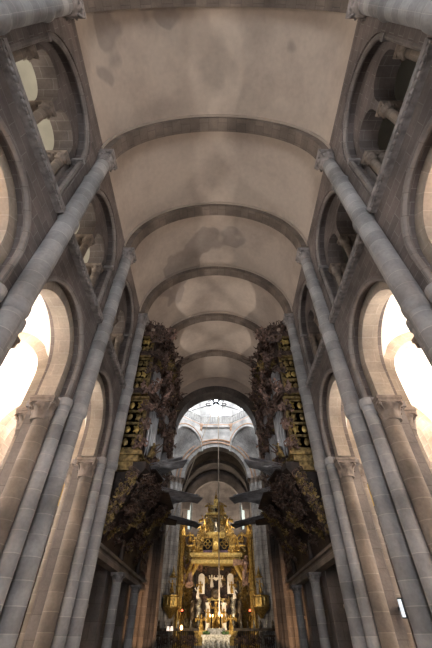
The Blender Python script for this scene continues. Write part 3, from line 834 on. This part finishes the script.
# angels and foliage over the facade
cnt = 0
for z, xo, sc, nn, mats in ((7.55, .30, .85, 9, ('paint','dark','oldgold')), (10.0, .25, .7, 9, ('paint','dark')), (10.95, .30, .8, 11, ('paint','dark','paint')), (12.75, .28, .6, 9, ('dark','paint')), (13.3, .4, .85, 11, ('paint','dark','oldgold')), (14.7, .5, .95, 13, ('dark','paint','dark')), (15.2, .25, .8, 9, ('dark','paint'))):
    for i in range(nn):
        y = OA+.05+(OB-OA-.1)*(i+rnd.uniform(-.3,.3)+.5)/nn
        place('carved_angel', og, ANG[rnd.choice(mats)][rnd.randrange(4)], (front_x(y)+xo+rnd.uniform(-.12,.18), y, z+rnd.uniform(-.15,.15)), (.8 if z < 13 and y > 20 else 1)*sc*rnd.uniform(.8,1.15), rnd.uniform(-1.2,1.0), rnd.uniform(-.4,.4), rnd.uniform(-.3,.5))
for i in range(98):
    z = rnd.choice((7.5, 10.3, 10.5, 10.7, 10.9, 12.9, 13.2, 13.5, 13.9, 14.3, 14.6, 14.9, 10.6, 13.0, 15.1)); y = rnd.uniform(OA-.1, OB+.1)
    place('carved_foliage', og, FOL[rnd.choice(('dark','paint','dark','dark','paint','oldgold'))][rnd.randrange(3)], (front_x(min(max(y,OA),OB))+rnd.uniform(.05,.38 if z > 12.5 else .2), y, z+rnd.uniform(-.2,.2)), rnd.uniform(.6,1.05), rnd.uniform(-.7,.5), rnd.uniform(-.5,.5))
for z in (8.0, 8.9, 9.8, 10.9, 12.0, 13.1, 14.2, 14.9):       # edge column of carving between panel and facade
    place('carved_scroll', og, FOL['paint' if z < 11 else 'dark'][rnd.randrange(3)], (-3.35, OA-.2, z), rnd.uniform(.8,1.1), -1.2)
    place('carved_scroll', og, FOL['dark'][rnd.randrange(3)], (-3.55, OB, z), .8, .6)
for x, z in ((-4.0, 14.9), (-3.5, 14.8), (-4.1, 15.0)):
    place('carved_angel', og, ANG['dark'][1], (x, OA-.05, z), .9, -1.3)
# horizontal trumpets: three fans
fans = [((-3.35, 14.75), (-2.95, 16.7), (-1.22, 14.35), 7.02, 8), ((-3.2, 16.6), (-3.05, 20.6), (-.72, 18.7), 6.92, 11), ((-3.0, 20.8), (-3.1, 22.4), (-.95, 23.2), 6.72, 8)]
for (a, b, tip, z, nn) in fans:
    A = Vector((*a, z)); B = Vector((*b, z)); T = Vector((*tip, z+(.26 if z > 7 else .1)))
    bd = MB(); q = [A, B, B.lerp(T, .32), A.lerp(T, .36)]
    q0 = [Vector((p.x, p.y, z-.08)) for p in q]; q1 = [Vector((p.x, p.y, z-.03)) for p in q]
    bd.face(q0[::-1], [(p.x, p.y) for p in q0]); bd.face(q1, [(p.x, p.y) for p in q1])
    for i in range(4): j = (i+1) % 4; bd.face([q0[i], q0[j], q1[j], q1[i]], [(0,0),(1,0),(1,.1),(0,.1)])
    part('trumpet_shelf', bd, M_dark, og, True)
    for row in (0, 1):
        for i in range(nn):
            t = i/(nn-1); r0 = A.lerp(B, t); e = T+Vector((-.3*i/nn, .11*i*(8/nn), row*.12))
            e = e+Vector((-.22*row, 0, 0))
            mid_ = r0.lerp(e, .55)+Vector((0,0,-.02+row*.0))
            r0 = r0+Vector((0,0,row*.11))
            ax = (A.lerp(B, .25)+Vector((0,0,.05+row*.1))).lerp(e, .5); ax = ax+Vector((0, .07*(i-nn/2), 0))
            mm = MB(); mm.tube([r0, r0.lerp(ax, .5), r0.lerp(ax, .5).lerp(ax.lerp(e, .3), .6), ax.lerp(e, .5), ax.lerp(e, .85), e], [.02, .024, .028, .03, .036, .055], 8)
            part('trumpet_pipe', mm, M_trump, og, True)
# carved underside (tribune corbel)
m = MB(); nj = 40
prof = [(-4.42, 4.3), (-4.3, 4.9), (-3.95, 5.4), (-3.6, 5.7), (-3.35, 6.2), (-3.2, 6.6), (-2.95, 6.85), (-2.95, 7.12)]
P = []
for x, z in prof:
    k = (x+4.42)/1.5
    P.append([(x+.12*k*math.sin(j*PI/nj*6), OA-.45*k+.5*(1-k)+(OB-OA+.2*k-.8*(1-k))*j/nj, z) for j in range(nj+1)])
m.grid(P, lambda i, j: (j*.2, i*.3)); 
m.face([r[0] for r in P]+[(-4.42, P[-1][0][1], 7.12)], [(0,0)]*(len(P)+1)); m.face([r[-1] for r in P]+[(-4.42, P[-1][-1][1], 7.12)], [(0,0)]*(len(P)+1))
und = part('carved_underside', m, M_dark, og, True)
for i in range(70):
    k = rnd.random(); j = rnd.random(); q = rnd.randrange(1, len(prof)-1); x, z = prof[q]
    y = OA-.2+(OB-OA+.2)*j
    o = place('gilded_scroll', og, FOL[rnd.choice(('dark','dark','dark','dark','dark','dark','oldgold'))][rnd.randrange(3)], (x+.03, y, z-.03), rnd.uniform(.7,1.0), rnd.uniform(-.5,.5), 0, .8)
for i in range(10):
    place('gilded_scroll', og, FOL['oldgold' if i % 2 else 'dark'][i % 3], (-3.4-.1*i, OA-.42, 6.6-.22*i), .75, -1.4)
org2 = mirror_tree(og); org2['label'] = 'towering baroque organ on the right wall, crowded with carved angels, trumpets jutting out'

# loft structure below the organs: beam, dark panelling, infill wall
for s, side in ((-1, 'left'), (1, 'right')):
    m = MB(); x0 = s*4.68
    m.box(x0, s*4.30, 14.25, 26.1, 3.84, 4.0); m.box(x0, s*4.36, 14.25, 26.1, 4.0, 4.15); m.box(x0, s*4.24, 14.25, 26.1, 4.15, 4.26)
    solo('stone_beam', m, M_tan, 'long tan stone lintel under the %s organ loft resting on short pale shafts' % side, 'beam', 'lintels under the organ lofts')
    t = thing('loft_panelling', 'dark carved panelling above the lintel below the %s organ' % side, 'panelling', (s*4.5, 20, 4.5), 0, 'dark loft panelling')
    m = MB(); m.box(s*4.66, s*4.46, 14.3, 26.1, 4.26, 7.0); part('backing', m, M_dark, t, True)
    yy = 14.5; i = 0
    while yy < 25.8:
        m = MB()
        for zz in (4.65, 5.25, 5.85, 6.45):
            m.box(s*4.44, s*4.38, yy, yy+.62, zz, zz+.46); m.ball((s*4.37, yy+.31, zz+.23), (.04,.16,.14), 6, 4)
        part('carved_panel', m, M_paint, t, True); yy += .78
    for yb in (18.05, 22.45):
        m = MB(); m.lathe(s*4.3, yb, [(.16, 4.26), (.13, 4.6), (.11, 6.4), (.17, 6.9)], 10); part('colonnette', m, M_dark, t, True)
    m = MB(); m.box(s*5.25, s*5.5, 14.3, 26.0, 0, 6.6)
    for zz in (1.2, 2.6): m.box(s*5.25, s*5.18, 14.3, 26.0, zz, zz+.12)
    struct('wall_%s_choir' % side, m, M_tan)

# ------------------------------------------------------------------ pulpits
for s, side in ((-1, 'left'), (1, 'right')):
    x, y = s*3.72, 35.9
    t = thing('pulpit', 'small gilded octagonal pulpit wrapped around the far %s crossing pier' % side, 'pulpit', (x, y, 3.2), 0, 'gilded pulpits')
    m = MB().lathe(x, y, [(.12,3.0),(.25,3.2),(.5,3.45),(.66,3.6),(.70,3.68)], 8); part('corbel', m, M_gold, t, True)
    m = MB().lathe(x, y, [(.76,3.68),(.70,3.75),(.70,4.3),(.78,4.35),(.78,4.45)], 8); part('drum', m, M_goldb if False else M_gold, t, True)
    m = MB()
    for k in range(8): a = k*PI/4+PI/8; m.box(x+.63*math.cos(a)-.05, x+.63*math.cos(a)+.05, y+.63*math.sin(a)-.05, y+.63*math.sin(a)+.05, 3.8, 4.35)
    part('relief', m, M_goldb, t, True)
    m = MB().lathe(x, y, [(.30,5.65),(.34,5.72),(.2,5.8),(.14,6.0),(.08,6.15),(.02,6.5)], 8); part('sounding_board', m, M_gold, t, True)
    place('carved_figure', t, ANG['gold'][3], (x, y-.3, 4.6), .9, -PI/2)

# ------------------------------------------------------------------ high altar
AY = 41.0
def A_(name, lb, cat, loc, **k): return thing(name, lb, cat, loc, 0, **k)
al = A_('altar_canopy', 'tall gilded baroque canopy over the high altar with tiered pyramidal crown', 'canopy', (0, AY, 1.4))
m = MB(); m.box(-2.45, 2.45, AY-1.25, AY+1.2, 7.55, 7.85); m.box(-2.6, 2.6, AY-1.35, AY+1.35, 8.2, 8.42); m.box(-2.4, 2.4, AY-1.2, AY+1.15, 7.85, 8.1); m.box(-2.52, 2.52, AY-1.27, AY+1.27, 8.1, 8.2); part('entablature', m, M_goldb, al, True)
m = MB(); m.box(-2.3, 2.3, AY-1.21, AY-1.2, 7.87, 8.08)
for i in range(24): m.ball((-2.3+i*.2, AY-1.22, 7.97), (.07,.06,.09), 6, 4)
part('frieze', m, M_gold, al, True)
m = MB()
for i in range(34): m.box(-2.5+i*.152, -2.43+i*.152, AY-1.32, AY-1.2, 8.08, 8.2)
part('dentils', m, M_goldb, al, True)
# parapet tier with two dark quatrefoil openings
m = MB(); m.box(-2.3, 2.3, AY-.6, AY+.9, 8.42, 8.75); m.box(-1.95, -1.35, AY-.9, AY+.8, 8.75, 9.9); m.box(1.35, 1.95, AY-.9, AY+.8, 8.75, 9.9); m.box(-.35, .35, AY-1.0, AY+.8, 8.42, 9.9); m.box(-1.95, 1.95, AY-.8, AY+.8, 9.75, 10.1)
part('parapet', m, M_gold, al, True)
for s in (-1, 1):
    m = MB(); m.box(s*.36, s*1.34, AY-.35, AY-.3, 8.75, 9.75); part('opening_shade', m, M_iron, al, True)  # black sheet painting the shade inside the quatrefoil opening
    m = MB(); m.box(s*.4, s*1.3, AY-.8, AY-.5, 8.42, 8.72); part('purple_drape', m, M_purple, al, True)
    m = MB()
    for i in range(4): m.ring(Mcross, s*.85+(.0 if i % 2 else .22*(i-1)), 9.28+(.22*(i-2) if i % 2 else 0), .15, .22, AY-.72, AY-.62, 0, 10, -PI/2+i*0, 3*PI/2)
    part('tracery', m, M_gold, al, True)
m = MB(); m.ball((0, AY-1.1, 9.05), (.3,.15,.42), 12, 8); part('cartouche', m, M_goldb, al, True)
# pyramid tiers
DZ = 0
for (hw, z0, z1, mt) in ((1.15, 10.1, 10.35, M_goldb), (.95, 10.35, 12.0, M_oldgold), (1.1, 12.0, 12.18, M_goldb), (.62, 12.18, 12.9, M_oldgold), (.5, 12.9, 13.05, M_goldb), (.25, 13.05, 13.7, M_gold)):
    m = MB()
    if hw == .95:
        for s in (-1, 1): m.box(s*.42, s*.95, AY-.5, AY+.5, z0, z1)
        m.box(-.42, .42, AY, AY+.5, z0, z1); m.box(-.42,.42,AY-.5,AY,11.75,12.0)
    else: m.box(-hw, hw, AY-hw*.6, AY+hw*.6, z0, z1)
    part('tier', m, mt, al, True)
m = MB().lathe(0, AY, [(.2,13.7),(.12,13.85),(.18,14.0),(.06,14.15),(.03,14.5),(.01,14.75)], 10); part('finial', m, M_gold, al, True)
m = MB(); m.ball((0, AY-.35, 12.55), (.16,.1,.2), 10, 6); part('dark_medallion', m, M_iron, al, True)
place('niche_saint', al, ANG['silver'][3], (0, AY-.35, 10.4), 1.3, -PI/2)
rnd = random.Random(4)
for i in range(26):
    s = -1 if i % 2 else 1; z = rnd.choice((8.6, 9.2, 9.6, 10.2, 10.7, 11.3, 12.2, 12.8)); wmax = 2.4 if z < 9.5 else (1.9 if z < 10.5 else 1.2 if z < 12 else .65)
    place('crown_scroll', al, FOL[rnd.choice(('gold','oldgold','gold'))][rnd.randrange(3)], (s*rnd.uniform(wmax*.55, wmax), AY-.9*(1 if z < 10.3 else .6), z), rnd.uniform(.7,1.1), -PI/2+rnd.uniform(-.5,.5))
for x, z, sc in ((-2.2, 8.6, 1.3), (2.2, 8.6, 1.3), (-1.6, 10.1, 1.0), (1.6, 10.1, 1.0), (-1.15, 10.4, 1.5), (1.15, 10.4, 1.5), (-.75, 12.2, .9), (.75, 12.2, .9), (-2.7, 9.4, .9), (2.7, 9.4, .9)):
    place('carved_angel', al, ANG['gold'][0 if x < 0 else 1], (x, AY-.9, z), sc, -PI/2)
al.location.z -= .35
# great supporting angels leaning outward
for s in (-1, 1):
    for j, (x, yy, z) in enumerate(((2.75, AY-1.0, 5.6), (3.0, AY+.3, 5.8))):
        o = place('supporting_angel', al, ANG['paint' if j == 0 else 'gold'][j], (s*x, yy, z), 2.4, -PI/2, 0, 0); o.rotation_euler = (0, s*.35, -PI/2+s*.3)
    for j, (xa, za, xb, zb) in enumerate(((3.4, 5.2, 2.3, 7.5), (2.6, 6.0, 1.7, 7.55))):
        m = MB(); m.tube([(s*xa, AY-1.0+j*.3, za), (s*(xa*.4+xb*.6), AY-1.0+j*.3, (za+zb)/2+.15), (s*xb, AY-1.0+j*.3, zb)], [.14,.2,.15], 8); part('gilded_brace', m, M_goldb if j else M_gold, al, True)
# shrine behind the altar
sh = A_('altar_shrine', 'gilded shrine under the canopy with arched niches and silver columns', 'altarpiece', (0, AY+.3, 1.4))
m = MB(); m.box(-2.0, 2.0, AY+.5, AY+1.2, 1.4, 7.1); part('back_panel', m, M_dark, sh, True)
for s in (-1, 1):
    for x, z0, z1, r, mt in ((1.62, 2.4, 4.7, .2, M_silver), (2.25, 1.9, 4.5, .22, M_brz)):
        m = MB(); pts = [(s*x+.06*math.cos(i*1.2), AY-.1+.06*math.sin(i*1.2), z0+(z1-z0)*i/18) for i in range(19)]; m.tube(pts, r, 8); part('twisted_column', m, mt, sh, True)
    m = MB(); m.box(s*1.1, s*1.72, AY-.42, AY-.3, 4.95, 6.2); m.ring(Mcross, s*1.41, 6.2, .01, .31, AY-.42, AY-.3, 0, 12); part('white_niche', m, M_ivory, sh, True, 'white arched niche')
    place('niche_figure', sh, ANG['gold'][2], (s*1.5, AY-.55, 5.0), .9, -PI/2)
    m = MB(); m.lathe(s*.74, AY-.35, [(.27,2.35),(.27,2.5),(.21,2.55),(.21,4.1),(.27,4.15),(.27,4.3)], 12); part('white_pillar', m, M_ivory, sh, True, 'white pillar')
    place('small_saint', sh, ANG['ivory'][3], (s*1.75, AY-.3, 4.6), .9, -PI/2)
    place('small_saint', sh, ANG['gold'][3], (s*.74, AY-.62, 2.9), 1.0, -PI/2)
    place('kneeling_angel', sh, ANG['gold'][1], (s*1.35, AY-.5, 2.3), 1.2, -PI/2)
    place('white_angel', sh, ANG['ivory'][0], (s*.42, AY+.2, 5.5), 1.0, -PI/2)
m = MB(); m.ball((0, AY-.1, 4.95), (.5,.4,.42), 14, 9); part('dark_orb', m, M_brz, sh, True)
m = MB(); m.box(-.85, .85, AY-.2, AY+.4, 4.5, 4.62); m.ring(Mcross, 0, 3.9, .75, .9, AY-.2, AY+.1, .9, 16); part('niche_arch', m, M_goldb, sh, True)
place('seated_saint', sh, ANG['gold'][3], (0, AY-.2, 2.6), 1.9, -PI/2)
m = MB(); m.box(-1.9, 1.9, AY-.6, AY+.4, 1.4, 2.3); m.box(-2.0, 2.0, AY-.7, AY+.4, 2.25, 2.38); part('predella', m, M_gold, sh, True)
rnd = random.Random(9)
for i in range(60):
    s = 1 if i % 2 else -1; z = rnd.uniform(2.4, 7.4); x = rnd.uniform(.5, 2.2)
    place('gilded_scroll', sh, FOL[rnd.choice(('gold','dark','oldgold','dark'))][rnd.randrange(3)], (s*x, AY+.38, z), rnd.uniform(.5,.9), -PI/2)
# gilded side retables along the chancel walls
for s, side in ((-1, 'left'), (1, 'right')):
    t = A_('side_retable', 'gilded carved wall lining on the %s side of the high altar' % side, 'altarpiece', (s*3.4, 39.5, 0), group='gilded chancel linings')
    m = MB(); m.box(s*3.98, s*3.5, 37.6, 42.8, 0, 10.2); m.box(s*4.0, s*2.3, 42.2, 42.6, 0, 9.0); part('panel', m, M_oldgold, t, True)
    for i, yy in enumerate((37.9, 39.2, 40.5)):
        m = MB().lathe(s*3.35, yy, [(.2,1.4),(.16,1.7),(.13,4.6),(.2,5.0),(.2,5.1),(.14,5.3),(.11,8.6),(.2,9.0)], 10); part('gilded_column', m, M_gold, t, True)
    for z in (1.3, 5.0, 9.0): 
        m = MB(); m.box(s*3.6, s*3.12, 37.6, 42.2, z, z+.16); m.box(s*3.6, s*2.3, 42.0, 42.25, z, z+.16); part('cornice', m, M_gold, t, True)
    for i in range(80):
        if i % 2: place('gilded_scroll', t, FOL[rnd.choice(('gold','oldgold','dark'))][rnd.randrange(3)], (s*3.42, rnd.uniform(37.7, 42), rnd.uniform(1.5, 10)), rnd.uniform(.7,1.2), PI/2-s*PI/2+0)
        else: place('gilded_scroll', t, FOL[rnd.choice(('gold','oldgold','gold'))][rnd.randrange(3)], (s*rnd.uniform(2.4, 3.4), 42.05, rnd.uniform(1.5, 9)), rnd.uniform(.6,1.1), -PI/2)
    for z in (2.2, 5.6, 9.2): place('gilded_angel', t, ANG['gold'][1], (s*3.25, 38.5, z), 1.4, PI/2-s*PI/2)
# altar table
t = A_('altar_table', 'silver altar front with relief panels at the foot of the high altar', 'altar', (0, 39.2, 0))
m = MB(); m.box(-1.15, 1.15, 38.8, 39.7, .9, 1.95); part('frontal', m, M_silver, t, True)
m = MB(); m.box(-1.25, 1.25, 38.7, 39.8, 1.95, 2.08); part('table_top', m, M_silver, t, True)
m = MB()
for i in range(5): m.ball((-.9+i*.45, 38.8, 1.45), (.15,.06,.28), 8, 6, .1)
part('relief', m, M_silver, t, True)
m = MB(); m.box(-1.1, 1.1, 39.45, 39.85, 2.08, 2.3); m.box(-.75, .75, 39.5, 39.85, 2.3, 2.5); part('gradine', m, M_silver, t, True)
for s, nm in ((-1, 'left'), (1, 'right')):
    m = MB(); rr = random.Random(3+s)
    lf = leaf(.08, .3, .12, 1)
    for i in range(40): m.add(lf, Matrix.Translation((s*.82+rr.uniform(-.22,.22), 38.95+rr.uniform(-.08,.08), 2.07+rr.uniform(0,.02))) @ Euler((rr.uniform(-.8,.8), rr.uniform(-.6,.6), rr.uniform(0,6.28))).to_matrix().to_4x4())
    solo('plant_arrangement', m, M_green, 'low green plant arrangement on the %s end of the silver altar' % nm, 'plant', 'altar plants')
    for i, x in enumerate((.3, .52)):
        c_ = thing('altar_candle', 'lit candle %s on the %s half of the silver altar' % (('closer to the centre', 'further from the centre')[i], nm), 'candle', (s*x, 39.62, 2.5), 0, 'altar candles')
        m = MB().lathe(s*x, 39.62, [(.07,2.5),(.02,2.6),(.02,2.9),(.05,2.92),(.03,2.96),(.03,3.25)], 8); part('candlestick', m, M_goldb, c_, True)
        m = MB(); m.ball((s*x, 39.62, 3.34), (.06,.06,.1), 6, 5); part('flame', m, M_flame, c_, True)
    # raised sanctuary lamps
    x = s*2.95; y = 38.0
    c_ = thing('sanctuary_lamp', 'small red hanging lamp on the %s side of the altar' % nm, 'lamp', (x, y, 3.5), 0, 'red sanctuary lamps')
    m = MB(); m.ball((x, y, 3.6), .085, 8, 6); part('red_glass', m, M_red, c_, True)
    m = MB(); m.tube([(x, y, 3.7), (x, y, 9.0)], .012, 5); m.lathe(x, y, [(.1,3.45),(.12,3.52),(.09,3.56)], 8); part('chain', m, M_brz, c_, True)
m = MB(); m.box(-4.0, 4.0, 37.6, 43.6, 0, .9); m.box(-1.9, 1.9, 39.7, 42.2, .9, 1.4); m.box(-3.0, 3.0, 37.1, 37.6, 0, .45)
struct('floor_sanctuary', m, M_floor)

# bronze screens at the foot of the crossing piers
for s, side in ((-1, 'left'), (1, 'right')):
    t = A_('choir_grille', 'dark wrought metal screen at the %s foot of the chancel' % side, 'screen', (s*3.0, 35.2, 0), group='chancel grilles')
    m = MB(); m.box(s*1.35, s*4.6, 35.15, 35.3, 1.0, 1.1); m.box(s*1.35, s*4.6, 35.1, 35.35, 2.25, 2.4); m.box(s*1.35, s*4.6, 35.12, 35.33, 0, .2); part('rails', m, M_brz, t, True)
    i = 0
    while 1.4+i*.16 < 4.6:
        m = MB(); x = s*(1.4+i*.16); m.tube([(x, 35.22, .1), (x, 35.22, 2.3)], .025, 6)
        m.ball((x, 35.22, 1.6), .05, 6, 4); part('bar', m, M_iron, t, True); i += 1
    for i in range(7):
        x = s*(1.5+i*.5); m = MB().lathe(x, 35.22, [(.09,2.4),(.11,2.5),(.05,2.6),(.08,2.72),(.02,2.9)], 8); part('finial', m, M_silver if i in (1,3,5) else M_brz, t, True)
    for i in range(6):
        place('scrollwork', t, FOL['dark'][i % 3], (s*(1.7+i*.5), 35.12, 1.7), .8, -PI/2)
    t = A_('pier_grille', 'low metal railing with pale knobs around the %s crossing pier' % side, 'railing', (s*4.2, 33.5, 0), group='pier railings')
    m = MB(); m.box(s*3.4, s*4.9, 33.4, 33.5, 1.9, 2.0); m.box(s*3.4, s*4.9, 33.4, 33.5, .1, .2); part('rails', m, M_brz, t, True)
    for i in range(10): m = MB(); m.tube([(s*(3.45+i*.155), 33.45, 0), (s*(3.45+i*.155), 33.45, 1.95)], .022, 6); part('bar', m, M_iron, t, True)
    for x in (3.45, 4.85): m = MB(); m.lathe(s*x, 33.45, [(.08,0),(.08,2.0),(.12,2.05),(.12,2.15),(.05,2.2)], 8); part('post', m, M_silver, t, True)
x, y = -3.55, 34.6
c_ = thing('shaded_lamp', 'small lamp with pale pink shades in front of the far left pier', 'lamp', (x, y, 0))
m = MB().lathe(x, y, [(.16,0),(.16,.05),(.03,.1),(.025,2.2)], 8); m.tube([(x-.16,y,2.2),(x+.16,y,2.25)], .02, 5); part('stand', m, M_brz, c_, True)
for dx in (-.14, .14): m = MB().lathe(x+dx, y, [(.12,2.25),(.08,2.5)], 10); part('shade', m, M_lampw, c_, True)
x, y = -2.65, 34.4
c_ = thing('votive_lamp', 'glowing orange votive lamp in front of the gilded wall at left', 'lamp', (x, y, 0))
m = MB().lathe(x, y, [(.18,0),(.16,.06),(.03,.12),(.03,2.2),(.12,2.28)], 8); part('stand', m, M_brz, c_, True)
m = MB(); m.ball((x, y, 2.42), (.1,.1,.15), 8, 6); part('flame', m, M_flame, c_, True)

# ------------------------------------------------------------------ ropes and pulley frame
m = MB(); m.tube([(.24, 31.9, 20.2), (.24, 31.9, 12), (.24, 31.9, 3.2)], .05, 8)
m.ball((.24, 31.9, 3.1), (.12,.12,.16), 8, 6)
solo('hanging_rope', m, M_rope, 'long pale rope hanging straight down from the lantern in front of the altar', 'rope')
m = MB(); pts = [Vector((-.2, 31.9, 20.0)).lerp(Vector((-6.9, 34.2, 1.2)), i/12)+Vector((0,0,-.25*math.sin(PI*i/12))) for i in range(13)]
m.tube(pts, .045, 8); solo('slanting_rope', m, M_rope, 'pale rope slanting down to the left from the lantern pulley', 'rope')
t = thing('pulley_frame', 'dark iron scrollwork frame holding the rope pulley high in the lantern', 'pulley', (0, 31.9, 20.0))
m = MB()
for s in (-1, 1):
    m.tube([(s*.05,31.9,20.3),(s*.4,31.9,20.7),(s*.85,31.9,20.6),(s*1.0,31.9,21.0),(s*.8,31.9,21.2),(s*.65,31.9,21.0)], .06, 6)
    m.tube([(s*.05,31.9,20.3),(s*.4,31.9,20.05),(s*.9,31.9,20.0),(s*1.1,31.9,20.2),(s*.95,31.9,20.35)], .06, 6)
m.tube([(-.9,31.9,20.35),(.9,31.9,20.35)], .05, 6)
part('scroll_frame', m, M_iron, t, True)
m = MB(); m.ring(Mcross, 0, 20.7, .2, .38, 31.8, 32.0, 0, 24, 0, 2*PI); part('pulley_wheel', m, M_iron, t, True)
m = MB()
for k in range(4):
    a = PI/4+k*PI/2; m.tube([(.3*math.cos(a), 31.9+.3*math.sin(a), 20.4), (4.7*math.cos(a), 31.93+4.7*math.sin(a), 21.2)], .045, 6)
part('stay_bars', m, M_iron, t, True)

# ------------------------------------------------------------------ aisle altarpieces, painting, small panel, floodlights
for s, side in ((-1, 'left'), (1, 'right')):
    t = thing('aisle_altarpiece', 'stone columned altarpiece with gilded upper frame in the %s aisle' % side, 'altarpiece', (s*9.0, 20.3, 0), 0, 'altarpieces in the aisles')
    for yy in (18.9, 20.9):
        m = MB().lathe(s*8.75, yy, [(.34,0),(.34,1.0),(.28,1.1),(.25,5.1)], 14); c_ = part('column', m, M_tan, t, True)
        o = part('capital', capital(.25, .6, .36, .12), M_capg, c_); o.location = (s*8.75-s*9.0, yy-20.3, 5.1)
        m = MB(); m.box(s*9.5, s*8.35, yy-.45, yy+.45, 5.85, 6.05); m.box(s*9.5, s*8.45, yy-.38, yy+.38, 6.05, 6.45); m.box(s*9.5, s*8.2, yy-.55, yy+.55, 6.45, 6.7); part('entablature', m, M_capg, t, True)
    m = MB(); m.box(s*9.55, s*9.3, 18.6, 21.4, 0, 9.4); part('red_marble_panel', m, M_redwall, t, True, 'red marble panel')
    m = MB()
    m.tube([(s*9.1, 18.9, 6.7), (s*9.1, 18.9, 8.2)], .09, 8); m.ball((s*9.1, 18.9, 8.25), .17, 8, 6); m.tube([(s*9.1, 18.9, 8.2), (s*9.1, 18.9, 9.2)], .07, 8)
    m.tube([(s*9.1, 20.9, 6.7), (s*9.1, 20.9, 9.2)], .09, 8)
    part('gilded_frame', m, M_goldb, t, True, 'bright gilded frame')
t = thing('framed_painting', 'dark painting with an orange figure on the outer wall of the left aisle', 'painting', (-9.45, 21.2+1.6, 1.2))
m = MB(); m.box(-9.58, -9.50, 22.0, 24.4, 1.0, 3.0); part('canvas', m, M_pic, t, True)
m = MB()
for a in ((21.9,24.5,.9,1.02),(21.9,24.5,2.98,3.1)): m.box(-9.58,-9.44,a[0],a[1],a[2],a[3])
for a in ((21.9,22.02),(24.38,24.5)): m.box(-9.58,-9.44,a[0],a[1],.9,3.1)
part('frame', m, M_brz, t, True)
t = thing('wall_panel', 'small white vertical panel on a black bracket fixed to the fourth pier at right', 'panel', (5.47, 12.85, 2.15))
m = MB(); m.box(5.41, 5.50, 12.78, 12.82, 2.13, 2.53); part('panel', m, M_signw, t, True)
m = MB(); m.box(5.44, 5.58, 12.825, 12.90, 2.10, 2.57); m.box(5.5, 5.56, 12.9, 13.3, 2.3, 2.38); part('bracket', m, M_iron, t, True)

# ------------------------------------------------------------------ lights
def area(name, loc, rot, sx, sy, p, col, spread=PI):
    l = bpy.data.lights.new(name, 'AREA'); l.shape = 'RECTANGLE'; l.size = sx; l.size_y = sy; l.energy = p; l.color = col; l.spread = spread
    o = bpy.data.objects.new(name, l); C.objects.link(o); o.location = loc; o.rotation_euler = rot
    return o
def spot(name, loc, target, p, col, size, rad=.1, blend=.5):
    l = bpy.data.lights.new(name, 'SPOT'); l.energy = p; l.color = col; l.spot_size = size; l.spot_blend = blend; l.shadow_soft_size = rad
    o = bpy.data.objects.new(name, l); C.objects.link(o); o.location = loc
    o.rotation_euler = (Vector(target)-Vector(loc)).to_track_quat('-Z', 'Y').to_euler(); return o
COOL = (.80,.90,1.0)
area('west_window_light', (0, YW+.1, 8.0), (PI/2, 0, PI), 4.6, 8, 110, COOL)
area('west_door_light', (0, YW+.1, 2.4), (PI/2, 0, PI), 4.0, 3.5, 1600, (.78,.88,1))
for s in (-1, 1):
    for k in range(-1, 4):
        area('aisle_window_light', (s*(XO-.05), bc(k), 5.2), (0, s*PI/2, 0), 3.6, 1.6, 50, (1,.93,.84))
        area('aisle_uplight', (s*7.9, bc(k), 6.6), (PI, s*.15, 0), .6, .6, 380, (1,.84,.70) if k > 0 else (1,.70,.48), 2.4)
for k in range(-1, 3):
    area('gallery_window_light', (-(XO-.1), bc(k), 12.0), (0, -PI/2, 0), 1.4, .9, 60, (1,.93,.8))
    area('gallery_uplight', (-7.4, bc(k), 10.6), (PI, .3, 0), .5, .5, 38, (1,.9,.76))
for k in range(-1, 6):
    for s in (-1, 1):
        top_ = k in (3, 4)
        spot('ledge_spot', (s*(3.7 if top_ else 4.15), bc(k), 16.2 if top_ else 10.75), (-s*(1.5 if top_ else 3.6), bc(k), 19.2 if top_ else 18.1), 170 if top_ else 400, (1,.86,.74) if s > 0 else (1,.90,.82), 1.5 if top_ else 1.0, .03, .03)
for k in range(8):
    a = k*PI/4
    area('lantern_window_light', (4.5*math.cos(a), 31.93+4.5*math.sin(a), 22.6), (PI/2, 0, a+PI/2), 1.2, 2.3, 170, (.90,.95,1))
for s in (-1, 1):
    spot('altar_spot', (s*3.4, 37.2, 11.5), (0, 41, 7.0), 750, (1,.82,.6), 1.3)
    spot('altar_low_spot', (s*2.6, 36.9, 1.2), (-s*1.2, 41, 6.2), 900, (1,.78,.5), 1.3)
spot('crossing_fill', (0, 30.5, 3.2), (0, 39, 6.5), 420, (1,.80,.58), 1.9)  # added fill warming pulpits and altar, no fixture behind it
spot('apse_fill', (0, 42.4, 9.5), (0, 43.6, 15), 1100, (1,.86,.7), 2.4)  # invented fill behind the canopy, added to brighten the apse vault
for s in (-1, 1):
    spot('floor_spot', (s*2.4, 23.2, .5), (s*4.35, 26.1, 3.0), 380, (1,.62,.36), .85)
    spot('organ_fill', (-s*3.6, 12.2, 10.9), (s*2.8, 17.5, 10.5), 260, (1,.88,.78), 1.0)  # unseen fill added across the nave to lift the organ front
w_ = bpy.data.worlds.new('sky'); S.world = w_; w_.use_nodes = True
w_.node_tree.nodes['Background'].inputs[0].default_value = (.8,.88,1,1); w_.node_tree.nodes['Background'].inputs[1].default_value = 1.0

# ------------------------------------------------------------------ camera
cd = bpy.data.cameras.new('camera'); cam = bpy.data.objects.new('camera', cd); C.objects.link(cam)
cd.sensor_fit = 'VERTICAL'; cd.sensor_height = 24; cd.lens = 24*331/648
cd.clip_start = .05; cd.clip_end = 200
cam.location = (0, 0, 1.6); cam.rotation_euler = (PI/2+math.radians(43.9), 0, 0)
S.camera = cam
S.view_settings.view_transform = 'Standard'; S.view_settings.look = 'None'; S.view_settings.gamma = 1; S.view_settings.exposure = 0
